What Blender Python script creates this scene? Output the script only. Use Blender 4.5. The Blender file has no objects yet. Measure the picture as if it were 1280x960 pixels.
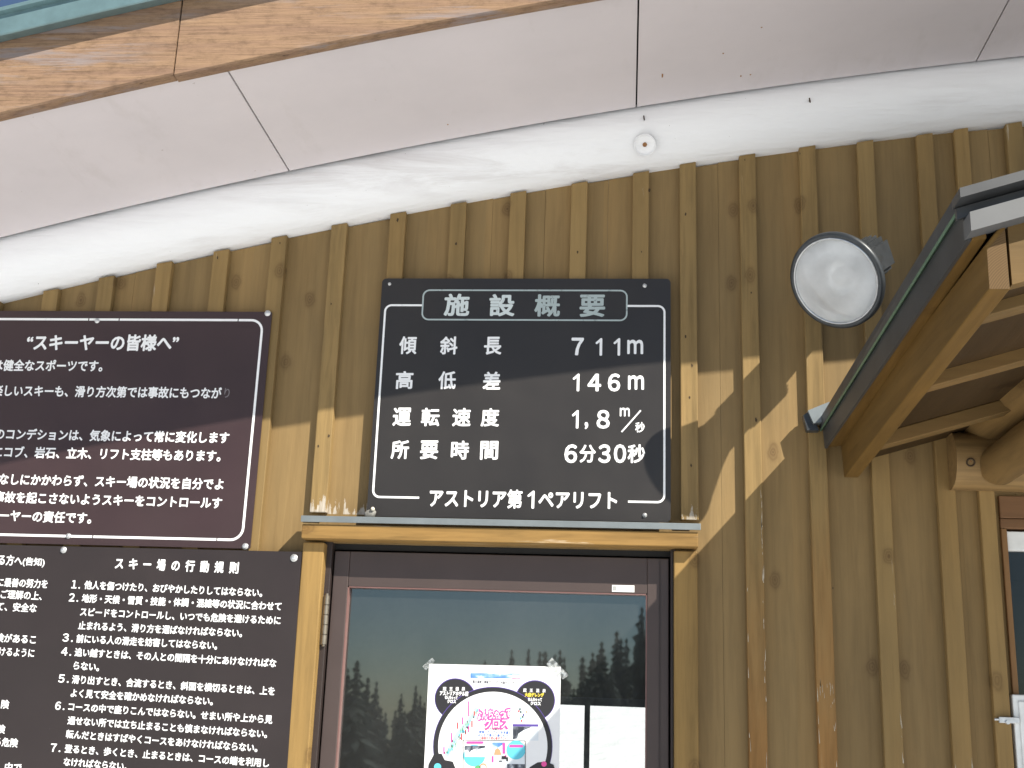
import bpy, bmesh, math, random
from mathutils import Vector, Matrix, noise
random.seed(7)
scn = bpy.context.scene
COL = scn.collection

# ------------------------------------------------------------------ camera
FPX = 1500.0
ROWS = [[0.9953711781724704, 0.08964709918405092, 0.03463546262767677],
        [-0.009445425399841157, -0.2673928633860398, 0.963541301942595],
        [-0.09563995818989202, 0.9594083876108754, 0.2653083944758177]]
R_, U_, F_ = [Vector(r) for r in ROWS]
EYE = Vector((0, -3.1, 1.55))
cd = bpy.data.cameras.new('camera')
cd.sensor_width = 36.0
cd.lens = FPX / 1280 * 36.0
cd.clip_start = 0.05
cd.clip_end = 2000
cam = bpy.data.objects.new('camera', cd)
COL.objects.link(cam)
cam.matrix_world = Matrix(((R_.x, U_.x, -F_.x, EYE.x), (R_.y, U_.y, -F_.y, EYE.y), (R_.z, U_.z, -F_.z, EYE.z), (0, 0, 0, 1)))
scn.camera = cam

# ------------------------------------------------------------------ sky, sun, exposure
SUN = Vector((1.05, -1.0, 1.2)).normalized()
w = bpy.data.worlds.new('World')
scn.world = w
w.use_nodes = True
nt = w.node_tree
nt.nodes.clear()
sky = nt.nodes.new('ShaderNodeTexSky')
sky.sky_type = 'NISHITA'
sky.sun_disc = False
sky.sun_elevation = math.asin(SUN.z)
sky.sun_rotation = math.atan2(SUN.x, SUN.y)
sky.air_density = 1.0
sky.dust_density = 0.4
sky.ozone_density = 1.5
sky.altitude = 1200
bg = nt.nodes.new('ShaderNodeBackground')
bg.inputs[1].default_value = 0.055
wo = nt.nodes.new('ShaderNodeOutputWorld')
nt.links.new(sky.outputs[0], bg.inputs[0])
nt.links.new(bg.outputs[0], wo.inputs[0])
sd = bpy.data.lights.new('sun', 'SUN')
sd.energy = 4.3
sd.angle = math.radians(0.5)
sd.color = (1.0, 0.94, 0.82)
sun = bpy.data.objects.new('sun', sd)
COL.objects.link(sun)
sun.rotation_euler = SUN.to_track_quat('Z', 'Y').to_euler()
sun.location = SUN * 30
scn.view_settings.view_transform = 'Standard'
scn.view_settings.look = 'None'
scn.view_settings.gamma = 1.0
scn.view_settings.use_curve_mapping = False
scn.view_settings.exposure = 0.86
scn.cycles.max_bounces = 10
scn.cycles.diffuse_bounces = 5

# ------------------------------------------------------------------ measuring helpers
def wp(px, py, y=0.0):
    """photo pixel -> the point it shows on the vertical plane at depth y"""
    d = R_ * ((px - 640) / FPX) + U_ * (-(py - 480) / FPX) + F_
    return EYE + d * ((y - EYE.y) / d.y)

def prect(tl, tr, br, bl, y):
    a, b, c, d = wp(*tl, y), wp(*tr, y), wp(*br, y), wp(*bl, y)
    return (a.x + d.x) / 2, (b.x + c.x) / 2, (c.z + d.z) / 2, (a.z + b.z) / 2

def zb(x):
    """height of the top of the boards under the white log"""
    q = lambda t: -0.0293 * t * t + 0.1643 * t + 3.016
    if x < -2.0: return q(-2.0) + (x + 2.0) * 0.28
    if x > 1.1: return q(1.1) + (x - 1.1) * 0.10
    return q(x)

# ------------------------------------------------------------------ objects and meshes
def empty(name, loc, label, cat, group=None):
    o = bpy.data.objects.new(name, None)
    o.empty_display_size = 0.1
    COL.objects.link(o)
    o.location = loc
    o['label'] = label
    o['category'] = cat
    if group: o['group'] = group
    return o

def world_loc(o):
    v = Vector(o.location)
    return v

class MB:
    def __init__(s):
        s.bm = bmesh.new()
    def geo(s, verts, faces, mi=0, smooth=False):
        vs = [s.bm.verts.new(v) for v in verts]
        fs = []
        for f in faces:
            try:
                fc = s.bm.faces.new([vs[i] for i in f])
            except ValueError:
                continue
            fc.material_index = mi
            fc.smooth = smooth
            fs.append(fc)
        return vs, fs
    def hexa(s, p, mi=0, bev=0.0):
        """p: 8 points, bottom ring 0-3 and top ring 4-7"""
        vs, fs = s.geo(p, [(0, 3, 2, 1), (4, 5, 6, 7), (0, 1, 5, 4), (1, 2, 6, 5), (2, 3, 7, 6), (3, 0, 4, 7)], mi)
        bmesh.ops.recalc_face_normals(s.bm, faces=fs)
        if bev:
            es = {e for f in fs for e in f.edges}
            r = bmesh.ops.bevel(s.bm, geom=list(es), offset=bev, segments=2, profile=0.5, affect='EDGES')
            for f in r['faces']: f.material_index = mi
    def box(s, x0, x1, y0, y1, z0, z1, mi=0, bev=0.0):
        s.hexa([(x0, y0, z0), (x1, y0, z0), (x1, y1, z0), (x0, y1, z0), (x0, y0, z1), (x1, y0, z1), (x1, y1, z1), (x0, y1, z1)], mi, bev)
    def loft(s, A, B, mi=0, bev=0.0, smooth=False):
        n = len(A)
        vs, fs = s.geo(list(A) + list(B), [(i, (i + 1) % n, n + (i + 1) % n, n + i) for i in range(n)] + [tuple(range(n))[::-1], tuple(range(n, 2 * n))], mi)
        if smooth:
            for f in fs[:n]: f.smooth = True
        bmesh.ops.recalc_face_normals(s.bm, faces=fs)
        if bev:
            es = {e for f in fs for e in f.edges}
            r = bmesh.ops.bevel(s.bm, geom=list(es), offset=bev, segments=2, profile=0.5, affect='EDGES')
            for f in r['faces']: f.material_index = mi
    def cyl(s, a, b, r0, r1=None, n=20, mi=0, cap=True):
        a, b = Vector(a), Vector(b)
        r1 = r0 if r1 is None else r1
        d = (b - a).normalized()
        u = d.orthogonal().normalized(); v = d.cross(u)
        ring = lambda c, r: [c + (u * math.cos(t) + v * math.sin(t)) * r for t in [2 * math.pi * i / n for i in range(n)]]
        vs, fs = s.geo(ring(a, r0) + ring(b, r1), [(i, (i + 1) % n, n + (i + 1) % n, n + i) for i in range(n)], mi, True)
        al = list(fs)
        if cap:
            for rg in (ring(a, r0)[::-1], ring(b, r1)):
                _, f2 = s.geo(rg, [tuple(range(n))], mi); al += f2
        bmesh.ops.recalc_face_normals(s.bm, faces=al)
    def lathe(s, c, axis, prof, n=40, mi=0):
        """prof: (distance along the axis, radius)"""
        axis = Vector(axis).normalized()
        u = axis.orthogonal().normalized(); v = axis.cross(u)
        verts, faces = [], []
        for (h, r) in prof:
            for i in range(n):
                t = 2 * math.pi * i / n
                verts.append(Vector(c) + axis * h + (u * math.cos(t) + v * math.sin(t)) * max(r, 1e-5))
        for k in range(len(prof) - 1):
            for i in range(n):
                j = (i + 1) % n
                faces.append((k * n + i, k * n + j, (k + 1) * n + j, (k + 1) * n + i))
        vs, fs = s.geo(verts, faces, mi, True)
        bmesh.ops.remove_doubles(s.bm, verts=vs, dist=2e-5)
    def disc(s, pts, mi=0):
        s.geo(pts, [tuple(range(len(pts)))], mi)
    def slab(s, pts, y0, y1, mi=0):
        """outline in the wall plane [(x,z)...] given thickness from y0 (front) to y1"""
        s.loft([(x, y0, z) for x, z in pts], [(x, y1, z) for x, z in pts], mi)
    def ribbon(s, path, wd, y0, y1, mi=0, closed=False):
        """a flat painted line of width wd along a path in the wall plane"""
        n = len(path); L, Rr = [], []
        for i in range(n):
            p = Vector(path[i])
            a = Vector(path[i - 1]) if (i > 0 or closed) else p
            b = Vector(path[(i + 1) % n]) if (i < n - 1 or closed) else p
            t = (b - a)
            t = t.normalized() if t.length > 1e-9 else Vector((1, 0))
            nn = Vector((-t.y, t.x)) * wd / 2
            L.append(p + nn); Rr.append(p - nn)
        rng = range(n) if closed else range(n - 1)
        verts = [(q.x, y0, q.y) for q in L] + [(q.x, y0, q.y) for q in Rr] + [(q.x, y1, q.y) for q in L] + [(q.x, y1, q.y) for q in Rr]
        faces = []
        for i in rng:
            j = (i + 1) % n
            faces += [(i, j, n + j, n + i), (i, 2 * n + i, 2 * n + j, j), (n + i, n + j, 3 * n + j, 3 * n + i)]
        s.geo(verts, faces, mi)
    def build(s, name, mats, parent=None, label=None):
        me = bpy.data.meshes.new(name)
        s.bm.to_mesh(me); s.bm.free()
        for m in (mats if isinstance(mats, (list, tuple)) else [mats]): me.materials.append(m)
        o = bpy.data.objects.new(name, me)
        COL.objects.link(o)
        if parent:
            o.parent = parent
            loc = Vector((0, 0, 0)); p = parent
            while p:
                if p.type == 'EMPTY': loc += Vector(p.location)
                p = p.parent
            o.matrix_parent_inverse = Matrix.Translation(-loc) if parent.type == 'EMPTY' else Matrix.Identity(4)
        if label: o['label'] = label
        return o

def rrect(x0, x1, z0, z1, r, n=6):
    pts = []
    for cx, cz, a0 in ((x1 - r, z1 - r, 0), (x0 + r, z1 - r, 90), (x0 + r, z0 + r, 180), (x1 - r, z0 + r, 270)):
        for k in range(n + 1):
            a = math.radians(a0 + 90 * k / n)
            pts.append((cx + r * math.cos(a), cz + r * math.sin(a)))
    return pts

def arc(cx, cz, r, a0, a1, n=8):
    return [(cx + r * math.cos(math.radians(a0 + (a1 - a0) * k / n)), cz + r * math.sin(math.radians(a0 + (a1 - a0) * k / n))) for k in range(n + 1)]

# ------------------------------------------------------------------ materials
class NT:
    def __init__(s, name):
        s.m = bpy.data.materials.new(name); s.m.use_nodes = True
        s.t = s.m.node_tree; s.b = s.t.nodes['Principled BSDF']
    def n(s, typ, **kw):
        o = s.t.nodes.new(typ)
        for k, v in kw.items():
            if k.startswith('i_'):
                key = k[2:]; o.inputs[int(key) if key.isdigit() else key].default_value = v
            else: setattr(o, k, v)
        return o
    def l(s, a, b): s.t.links.new(a, b)
    def coord(s, scale=(1, 1, 1), rot=(0, 0, 0)):
        tc = s.n('ShaderNodeTexCoord'); mp = s.n('ShaderNodeMapping')
        mp.inputs['Scale'].default_value = scale; mp.inputs['Rotation'].default_value = rot
        s.l(tc.outputs['Object'], mp.inputs[0]); return mp.outputs[0]
    def noise(s, scale, sc=(1, 1, 1), detail=4, rough=.55, rot=(0, 0, 0), dist=0.0):
        nn = s.n('ShaderNodeTexNoise'); nn.inputs['Scale'].default_value = scale
        nn.inputs['Detail'].default_value = detail; nn.inputs['Roughness'].default_value = rough
        nn.inputs['Distortion'].default_value = dist
        s.l(s.coord(sc, rot), nn.inputs['Vector']); return nn.outputs['Fac']
    def ramp(s, fac, stops):
        r = s.n('ShaderNodeValToRGB'); e = r.color_ramp.elements
        while len(e) < len(stops): e.new(0.5)
        for k, (p, c) in enumerate(stops):
            e[k].position = p; e[k].color = (c, c, c, 1) if isinstance(c, (int, float)) else (*c, 1)
        s.l(fac, r.inputs[0]); return r.outputs[0]
    def mix(s, fac, a, b, mode='MIX'):
        m = s.n('ShaderNodeMix', data_type='RGBA', blend_type=mode)
        for v, k in ((fac, 0), (a, 6), (b, 7)):
            if isinstance(v, (int, float)): m.inputs[k].default_value = v
            elif isinstance(v, tuple): m.inputs[k].default_value = (*v, 1)
            else: s.l(v, m.inputs[k])
        return m.outputs[2]
    def math(s, op, a, b=None):
        m = s.n('ShaderNodeMath', operation=op)
        for v, k in ((a, 0), (b, 1)):
            if v is None: continue
            if isinstance(v, (int, float)): m.inputs[k].default_value = v
            else: s.l(v, m.inputs[k])
        return m.outputs[0]
    def bump(s, h, strength, dist=0.01):
        b = s.n('ShaderNodeBump'); b.inputs['Strength'].default_value = strength; b.inputs['Distance'].default_value = dist
        s.l(h, b.inputs['Height']); s.l(b.outputs[0], s.b.inputs['Normal'])
    def base(s, c):
        if isinstance(c, tuple): s.b.inputs['Base Color'].default_value = (*c, 1)
        else: s.l(c, s.b.inputs['Base Color'])
    def set(s, rough=.6, metal=0.0, spec=.5):
        s.b.inputs['Roughness'].default_value = rough; s.b.inputs['Metallic'].default_value = metal
        s.b.inputs['Specular IOR Level'].default_value = spec
        return s

def plain(name, c, rough=.6, metal=0.0, var=.08, scale=30, spec=.5):
    t = NT(name).set(rough, metal, spec)
    f = t.noise(scale, detail=5)
    hi = tuple(min(1, v * (1 + var)) for v in c); lo = tuple(v * (1 - var) for v in c)
    t.base(t.ramp(f, [(.3, lo), (.7, hi)]))
    return t.m

def lo2(c, k): return tuple(min(1, v * k) for v in c)

def wood(name, c, sc=(1, 1, 1), rot=(0, 0, 0), cell=None, knots=True, worn=0.0, worn_c=(.55, .5, .42), var=.14, spec=.25, grainy=.5, fade=None, peel=0.0):
    """painted or weathered wood; sc stretches the grain along one axis"""
    t = NT(name).set(.62, 0, spec)
    fine = t.noise(60, sc, 6, .65, rot, .4)
    broad = t.noise(7, sc, 3, .5, rot)
    patch = t.noise(3.2, (1, 1, .6), 4, .6)
    lo = tuple(v * (1 - var) for v in c); hi = tuple(min(1, v * (1 + var)) for v in c)
    col = t.ramp(broad, [(.3, lo), (.7, hi)])
    g = t.ramp(fine, [(.3, 1 - .28 * grainy), (.55, 1.0), (.8, 1 + .1 * grainy)])
    col = t.mix(1.0, col, g, 'MULTIPLY')
    col = t.mix(.6, col, t.mix(1.0, col, t.ramp(patch, [(.3, (.78, .80, .84)), (.55, (1.0, 1.0, .98)), (.7, (1.10, 1.05, .98))]), 'MULTIPLY'))
    stk = t.noise(16, tuple(q * .8 for q in sc), 5, .7, rot)
    col = t.mix(1.0, col, t.ramp(stk, [(.3, (.86, .84, .82)), (.5, (1.0, 1.0, 1.0)), (.75, (1.05, 1.03, 1.0))]), 'MULTIPLY')
    if fade:                                        # stain weathered off below a ragged line
        sx = t.n('ShaderNodeSeparateXYZ'); t.l(t.coord(), sx.inputs[0])
        hz = t.math('ADD', sx.outputs[2], t.math('MULTIPLY', t.math('SUBTRACT', t.noise(9, (1.5, 1, .25), 5, .7), .5), .9))
        fm = t.n('ShaderNodeMapRange'); fm.inputs['From Min'].default_value = fade[1]; fm.inputs['From Max'].default_value = fade[2]
        fm.inputs['To Min'].default_value = .85; fm.inputs['To Max'].default_value = 0.0
        t.l(hz, fm.inputs['Value'])
        col = t.mix(fm.outputs[0], col, t.mix(1.0, t.ramp(broad, [(.3, lo2(fade[0], .8)), (.7, lo2(fade[0], 1.15))]), g, 'MULTIPLY'))
    if peel:                                        # paint gone to bare wood just above the metal ledge
        sp = t.n('ShaderNodeSeparateXYZ'); t.l(t.coord(), sp.inputs[0])
        nz = t.noise(75, (1, 1, .16), 7, .75); ar = t.noise(34, (1, 1, .25), 4)
        lvl = t.math('ADD', t.math('MULTIPLY', t.math('SUBTRACT', sp.outputs[2], 2.047), 4.2), t.math('MULTIPLY', ar, .62))
        pm = t.math('GREATER_THAN', t.math('SUBTRACT', nz, lvl), .15 - peel)
        pm = t.math('MULTIPLY', pm, t.math('GREATER_THAN', sp.outputs[2], 2.0455))
        col = t.mix(t.math('MULTIPLY', pm, .92), col, t.ramp(fine, [(.3, (.30, .25, .19)), (.6, (.56, .51, .44))]))
    if cell:                                        # every board its own tint
        off, wd = cell
        sx = t.n('ShaderNodeSeparateXYZ'); t.l(t.coord(), sx.inputs[0])
        ix = t.math('FLOOR', t.math('DIVIDE', t.math('SUBTRACT', sx.outputs[0], off), wd))
        wn = t.n('ShaderNodeTexWhiteNoise', noise_dimensions='1D'); t.l(ix, wn.inputs['W'])
        tint = t.ramp(wn.outputs['Value'], [(0, (.92, .92, .93)), (.5, (1.0, 1.0, 1.0)), (1, (1.06, 1.03, .99))])
        col = t.mix(1.0, col, tint, 'MULTIPLY')
    if knots:
        v = t.n('ShaderNodeTexVoronoi', feature='F1', voronoi_dimensions='2D'); v.inputs['Scale'].default_value = 6.5
        kx = t.n('ShaderNodeSeparateXYZ'); t.l(t.coord((1, 1, 1), rot), kx.inputs[0])
        kc = t.n('ShaderNodeCombineXYZ')
        t.l(t.math('MULTIPLY', kx.outputs[1 if sc[1] < .9 else 0], 1.0 if sc[2] < .9 else .5), kc.inputs[0])
        t.l(t.math('MULTIPLY', kx.outputs[2], .62 if sc[2] < .9 else 1.0), kc.inputs[1])
        t.l(kc.outputs[0], v.inputs['Vector'])
        sel = t.math('GREATER_THAN', t.math('MULTIPLY', v.outputs['Color'], 1.0), .58)
        d = v.outputs['Distance']
        wob = t.math('ADD', d, t.math('MULTIPLY', t.math('SUBTRACT', t.noise(40, detail=3), .5), .09))
        k = t.ramp(wob, [(.0, 1.0), (.025, .35), (.04, .75), (.06, .3), (.075, .6), (.10, .15), (.14, 0.0)])
        k = t.math('MULTIPLY', k, sel)
        col = t.mix(t.math('MULTIPLY', k, .85), col, t.mix(1.0, col, (.42, .36, .36), 'MULTIPLY'))
    if worn:
        wn_ = t.noise(26, tuple(q * 2.0 for q in sc), 6, .7, rot)
        area = t.noise(4.0, (1, 1, 1), 2)
        m = t.math('MULTIPLY', t.ramp(wn_, [(.66 - worn * .25, 0.0), (.72 - worn * .25, 1.0)]), t.ramp(area, [(.45, 0.0), (.6, 1.0)]))
        col = t.mix(t.math('MULTIPLY', m, .8), col, worn_c)
    t.base(col)
    t.bump(t.math('ADD', fine, t.math('MULTIPLY', broad, .5)), .25, .003)
    return t.m

VZ = (1, 1, .06)        # grain along Z
VX = (.06, 1, 1)        # grain along X
VY = (1, .06, 1)        # grain along Y
M = {}
OCH = (.257, .173, .077)
M['boards'] = wood('painted_boards', OCH, VZ, cell=(-1.632, .0822), spec=.2)
M['batten'] = wood('painted_battens', (.266, .178, .074), VZ, cell=(-1.72, .1655), spec=.2, worn=.04)
M['batten_worn'] = wood('worn_battens', (.266, .178, .074), VZ, worn=.12, worn_c=(.40, .28, .15), spec=.2, grainy=1.0, fade=((.27, .135, .042), 1.52, 2.08))
M['batten_peel'] = wood('peeling_battens', (.266, .178, .074), VZ, spec=.2, peel=.03, grainy=1.0, worn=.12, worn_c=(.34, .21, .09))
M['boards_peel'] = wood('peeling_boards', OCH, VZ, spec=.2, peel=-.02)
M['lintel'] = wood('lintel_wood', (.29, .172, .058), VX, worn=.25, worn_c=(.50, .40, .28), grainy=1.3, spec=.2)
M['post'] = wood('post_wood', (.285, .178, .062), VZ, spec=.25, grainy=.8)
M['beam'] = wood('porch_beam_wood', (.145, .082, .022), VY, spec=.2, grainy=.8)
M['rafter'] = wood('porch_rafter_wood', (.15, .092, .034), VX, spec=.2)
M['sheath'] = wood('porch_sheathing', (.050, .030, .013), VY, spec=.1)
M['log'] = wood('log_wood', (.20, .122, .045), VY, spec=.25, grainy=1.0)
M['logx'] = wood('cross_log_wood', (.25, .158, .065), VX, spec=.25, grainy=1.0)
M['flake'] = plain('bare_wood_flakes', (.46, .40, .31), .8, var=.3, scale=200)
M['knot'] = plain('knot_hole', (.05, .03, .015), .9)

def endgrain_mat():
    t = NT('end_grain_wood').set(.7, 0, .2)
    wv = t.n('ShaderNodeTexWave', wave_type='RINGS', rings_direction='Y'); wv.inputs['Scale'].default_value = 90; wv.inputs['Distortion'].default_value = 1.5
    mp = t.n('ShaderNodeMapping'); mp.inputs['Location'].default_value = (-.63, 0, -2.17)
    tc = t.n('ShaderNodeTexCoord'); t.l(tc.outputs['Object'], mp.inputs[0]); t.l(mp.outputs[0], wv.inputs['Vector'])
    t.base(t.ramp(wv.outputs['Fac'], [(.2, (.105, .062, .026)), (.8, (.14, .085, .036))])); return t.m
M['endgrain'] = endgrain_mat()

def fascia_mat():
    t = NT('weathered_fascia').set(.8, 0, .15)
    rot = (0, math.radians(10), 0)
    fine = t.noise(190, (.035, 1, 1), 8, .75, rot)
    broad = t.noise(46, (.028, 1, 1), 8, .74, rot)
    mott = t.noise(55, (.5, 1, 1), 7, .75, rot)
    col = t.ramp(broad, [(.25, (.19, .118, .09)), (.48, (.285, .182, .118)), (.72, (.34, .222, .13))])
    col = t.mix(1.0, col, t.ramp(fine, [(.28, .5), (.48, .95), (.75, 1.15)]), 'MULTIPLY')
    col = t.mix(1.0, col, t.ramp(mott, [(.3, .68), (.5, 1.0), (.75, 1.12)]), 'MULTIPLY')
    grey = t.math('MULTIPLY', t.ramp(t.noise(30, (.08, 1, 1), 6, .7, rot), [(.50, 0.0), (.60, 1.0)]), t.ramp(t.noise(3.0, (.7, 1, 1.5), 3), [(.42, 0.0), (.55, .9)]))
    col = t.mix(grey, col, (.27, .225, .215))
    v = t.n('ShaderNodeTexVoronoi'); v.inputs['Scale'].default_value = 6.5
    t.l(t.coord((.55, .05, 1), rot), v.inputs['Vector'])
    k = t.ramp(t.math('ADD', v.outputs['Distance'], t.math('MULTIPLY', t.math('SUBTRACT', t.noise(60, (.4, 1, 1), 5), .5), .22)), [(.02, 1.0), (.09, 0.0)])
    col = t.mix(t.math('MULTIPLY', k, .75), col, (.075, .045, .035))
    ck = t.ramp(t.noise(60, (.04, 1, 1), 4, .6, rot), [(.27, 1.0), (.31, 0.0)])
    col = t.mix(t.math('MULTIPLY', ck, .8), col, (.06, .035, .03))
    pk = t.ramp(t.noise(34, (.5, 1, 1), 5, .65), [(.72, 0.0), (.75, 1.0)])
    col = t.mix(pk, col, (.58, .53, .46))
    t.base(col); t.bump(t.math('ADD', fine, broad), .6, .004)
    return t.m
M['fascia'] = fascia_mat()

def white_log():
    t = NT('white_painted_log').set(.5, 0, .3)
    rot = (0, math.radians(10), 0)
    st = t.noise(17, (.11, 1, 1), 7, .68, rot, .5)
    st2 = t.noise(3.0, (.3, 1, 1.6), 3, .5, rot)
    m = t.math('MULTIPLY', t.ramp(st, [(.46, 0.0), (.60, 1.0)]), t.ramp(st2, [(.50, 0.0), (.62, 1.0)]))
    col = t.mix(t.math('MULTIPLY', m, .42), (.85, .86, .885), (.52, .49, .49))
    sp = t.ramp(t.noise(75, detail=2), [(.77, 0.0), (.79, 1.0)])
    col = t.mix(t.math('MULTIPLY', sp, .6), col, (.12, .10, .09))
    t.base(col)
    t.bump(t.math('ADD', t.noise(5, (.2, 1, 1), 4, .6, rot), t.math('MULTIPLY', st, .5)), .55, .02)
    return t.m
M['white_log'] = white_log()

def soffit_mat():
    t = NT('soffit_board_paint').set(.55, 0, .3)
    col = t.ramp(t.noise(3.5, detail=7, rough=.65), [(.3, (.63, .585, .60)), (.7, (.685, .635, .65))])
    dn = t.math('MULTIPLY', t.ramp(t.noise(6, (1, .35, 1), 6, .7), [(.56, 0.0), (.72, 1.0)]), .35)
    col = t.mix(dn, col, (.50, .455, .44))
    spk = t.ramp(t.noise(48, detail=3), [(.755, 0.0), (.775, 1.0)])
    col = t.mix(t.math('MULTIPLY', spk, .5), col, (.34, .27, .23))
    t.base(col); t.bump(t.noise(120, detail=3), .05, .002)
    return t.m
M['soffit'] = soffit_mat()
M['dark_gap'] = plain('dark_gap', (.015, .014, .016), .9)
M['edge_metal'] = plain('roof_edge_metal', (.15, .235, .25), .4, .3, .12)
M['roof_metal'] = plain('roof_sheet_metal', (.12, .16, .17), .4, .3, .1)
M['flash'] = plain('grey_flashing', (.21, .235, .245), .45, .4, .12, 14)
M['canopy_metal'] = plain('porch_edge_metal', (.055, .057, .06), .42, .2, .15, 12)
M['canopy_light'] = plain('porch_front_metal', (.105, .108, .112), .55, .1, .12, 10)
M['green_lip'] = plain('green_metal_lip', (.085, .15, .10), .35, .2, .1)
M['dark_metal'] = plain('lamp_housing', (.05, .055, .06), .4, .4, .2)
M['alu'] = plain('brown_aluminium', (.072, .052, .048), .42, .15, .08, 8)
M['alu_dark'] = plain('brown_aluminium_frame', (.042, .031, .029), .45, .15, .1, 8)
M['gasket'] = plain('black_gasket', (.012, .012, .013), .7)
M['bead'] = plain('red_brown_bead', (.19, .10, .09), .5)
M['hinge'] = plain('tarnished_steel', (.30, .26, .21), .35, .8, .2, 60)
M['bolt'] = plain('zinc_bolt', (.62, .63, .64), .35, .7, .15, 80)
M['rust'] = plain('rusty_steel', (.33, .16, .06), .7, .2, .3, 90)
M['white_plastic'] = plain('white_plastic', (.78, .79, .78), .4)
M['grey_print'] = plain('grey_print', (.35, .36, .36), .6)
M['interior'] = plain('interior_paint', (.14, .13, .115), .8)
M['interior_floor'] = plain('interior_floor', (.16, .13, .1), .7)
M['frame_grey'] = plain('window_frame_grey', (.18, .18, .22), .5)
M['winbrown'] = wood('window_trim_wood', (.20, .105, .05), VX, knots=False, spec=.25)
M['winbrown_v'] = wood('window_jamb_wood', (.24, .13, .055), VZ, knots=False, spec=.25)
M['lump'] = plain('grey_sealant', (.20, .195, .18), .8, var=.3, scale=80)
M['cream'] = plain('cream_cap', (.70, .66, .55), .5)

def sign_mat(name, c, rough):
    t = NT(name).set(rough, 0, .5)
    col = t.ramp(t.noise(4, detail=5), [(.3, tuple(v * .88 for v in c)), (.7, tuple(v * 1.12 for v in c))])
    sc = t.ramp(t.noise(28, (1, 1, .5), 6, .75), [(.70, 0.0), (.76, 1.0)])
    col = t.mix(t.math('MULTIPLY', sc, .18), col, (.25, .22, .22))
    t.base(col)
    t.l(t.ramp(t.noise(6, detail=4), [(.3, rough * .9), (.7, rough * 1.2)]), t.b.inputs['Roughness'])
    return t.m
M['sign_brown'] = sign_mat('brown_sign_enamel', (.040, .022, .024), .42)
M['sign_black'] = sign_mat('black_sign_enamel', (.024, .021, .020), .40)
M['board_brown'] = sign_mat('dark_board_enamel', (.024, .017, .017), .44)

def letter_mat(name, c, faded):
    t = NT(name).set(.5, 0, .3)
    f = t.ramp(t.noise(70, detail=5, rough=.7), [(.34, 1.0), (.42, 0.0)])
    col = t.mix(t.math('MULTIPLY', f, faded), c, tuple(v * .45 for v in c))
    t.base(col); return t.m
M['letter'] = letter_mat('white_lettering', (.86, .865, .87), .2)
M['letter_faded'] = letter_mat('faded_lettering', (.40, .47, .47), .7)
M['letter_dull'] = letter_mat('dulled_lettering', (.62, .68, .68), .5)
M['letter_ghost'] = letter_mat('worn_away_lettering', (.20, .18, .19), .9)

def glass_mat(name, tint, refl, k=4.2):
    t = NT(name)
    t.t.nodes.remove(t.b)
    out = t.t.nodes['Material Output']
    tr = t.n('ShaderNodeBsdfTransparent'); tr.inputs[0].default_value = (*tint, 1)
    gl = t.n('ShaderNodeBsdfGlossy'); gl.inputs['Color'].default_value = (*refl, 1); gl.inputs['Roughness'].default_value = .018
    bp = t.n('ShaderNodeBump'); bp.inputs['Strength'].default_value = .02; bp.inputs['Distance'].default_value = .004
    t.l(t.noise(2.5, detail=1), bp.inputs['Height']); t.l(bp.outputs[0], gl.inputs['Normal'])
    fr = t.n('ShaderNodeFresnel'); fr.inputs['IOR'].default_value = 1.52
    f2 = t.math('MULTIPLY', fr.outputs[0], k)
    mx = t.n('ShaderNodeMixShader')
    t.l(f2, mx.inputs[0]); t.l(tr.outputs[0], mx.inputs[1]); t.l(gl.outputs[0], mx.inputs[2])
    du = t.n('ShaderNodeBsdfDiffuse'); du.inputs[0].default_value = (.75, .77, .76, 1)   # film of dust
    m3 = t.n('ShaderNodeMixShader'); t.l(t.ramp(t.noise(5, (1, 1, .5), 6, .65), [(.3, .014), (.7, .034)]), m3.inputs[0])
    t.l(mx.outputs[0], m3.inputs[1]); t.l(du.outputs[0], m3.inputs[2])
    t.l(m3.outputs[0], out.inputs[0])
    return t.m
M['glass'] = glass_mat('door_glass', (.86, .89, .88), (.84, .95, .96))
M['glass_dark'] = glass_mat('side_window_glass', (.5, .55, .55), (.8, .9, .9), 1.0)

def lens_mat():
    t = NT('dusty_lamp_glass')
    t.t.nodes.remove(t.b); out = t.t.nodes['Material Output']
    tr = t.n('ShaderNodeBsdfTransparent'); tr.inputs[0].default_value = (.92, .94, .95, 1)
    gl = t.n('ShaderNodeBsdfGlossy'); gl.inputs['Roughness'].default_value = .04
    df = t.n('ShaderNodeBsdfDiffuse'); df.inputs[0].default_value = (.88, .89, .90, 1)
    m1 = t.n('ShaderNodeMixShader'); t.l(t.ramp(t.noise(9, detail=5), [(.3, .40), (.7, .62)]), m1.inputs[0])
    t.l(tr.outputs[0], m1.inputs[1]); t.l(df.outputs[0], m1.inputs[2])
    fr = t.n('ShaderNodeFresnel'); fr.inputs['IOR'].default_value = 1.5
    m2 = t.n('ShaderNodeMixShader'); t.l(t.math('MULTIPLY', fr.outputs[0], 1.6), m2.inputs[0])
    t.l(m1.outputs[0], m2.inputs[1]); t.l(gl.outputs[0], m2.inputs[2]); t.l(m2.outputs[0], out.inputs[0])
    return t.m
M['reflector'] = plain('silver_reflector', (.86, .87, .88), .28, 1.0, .03)
M['bulb'] = plain('frosted_bulb', (.80, .80, .78), .3)
M['lens'] = lens_mat()

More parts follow.
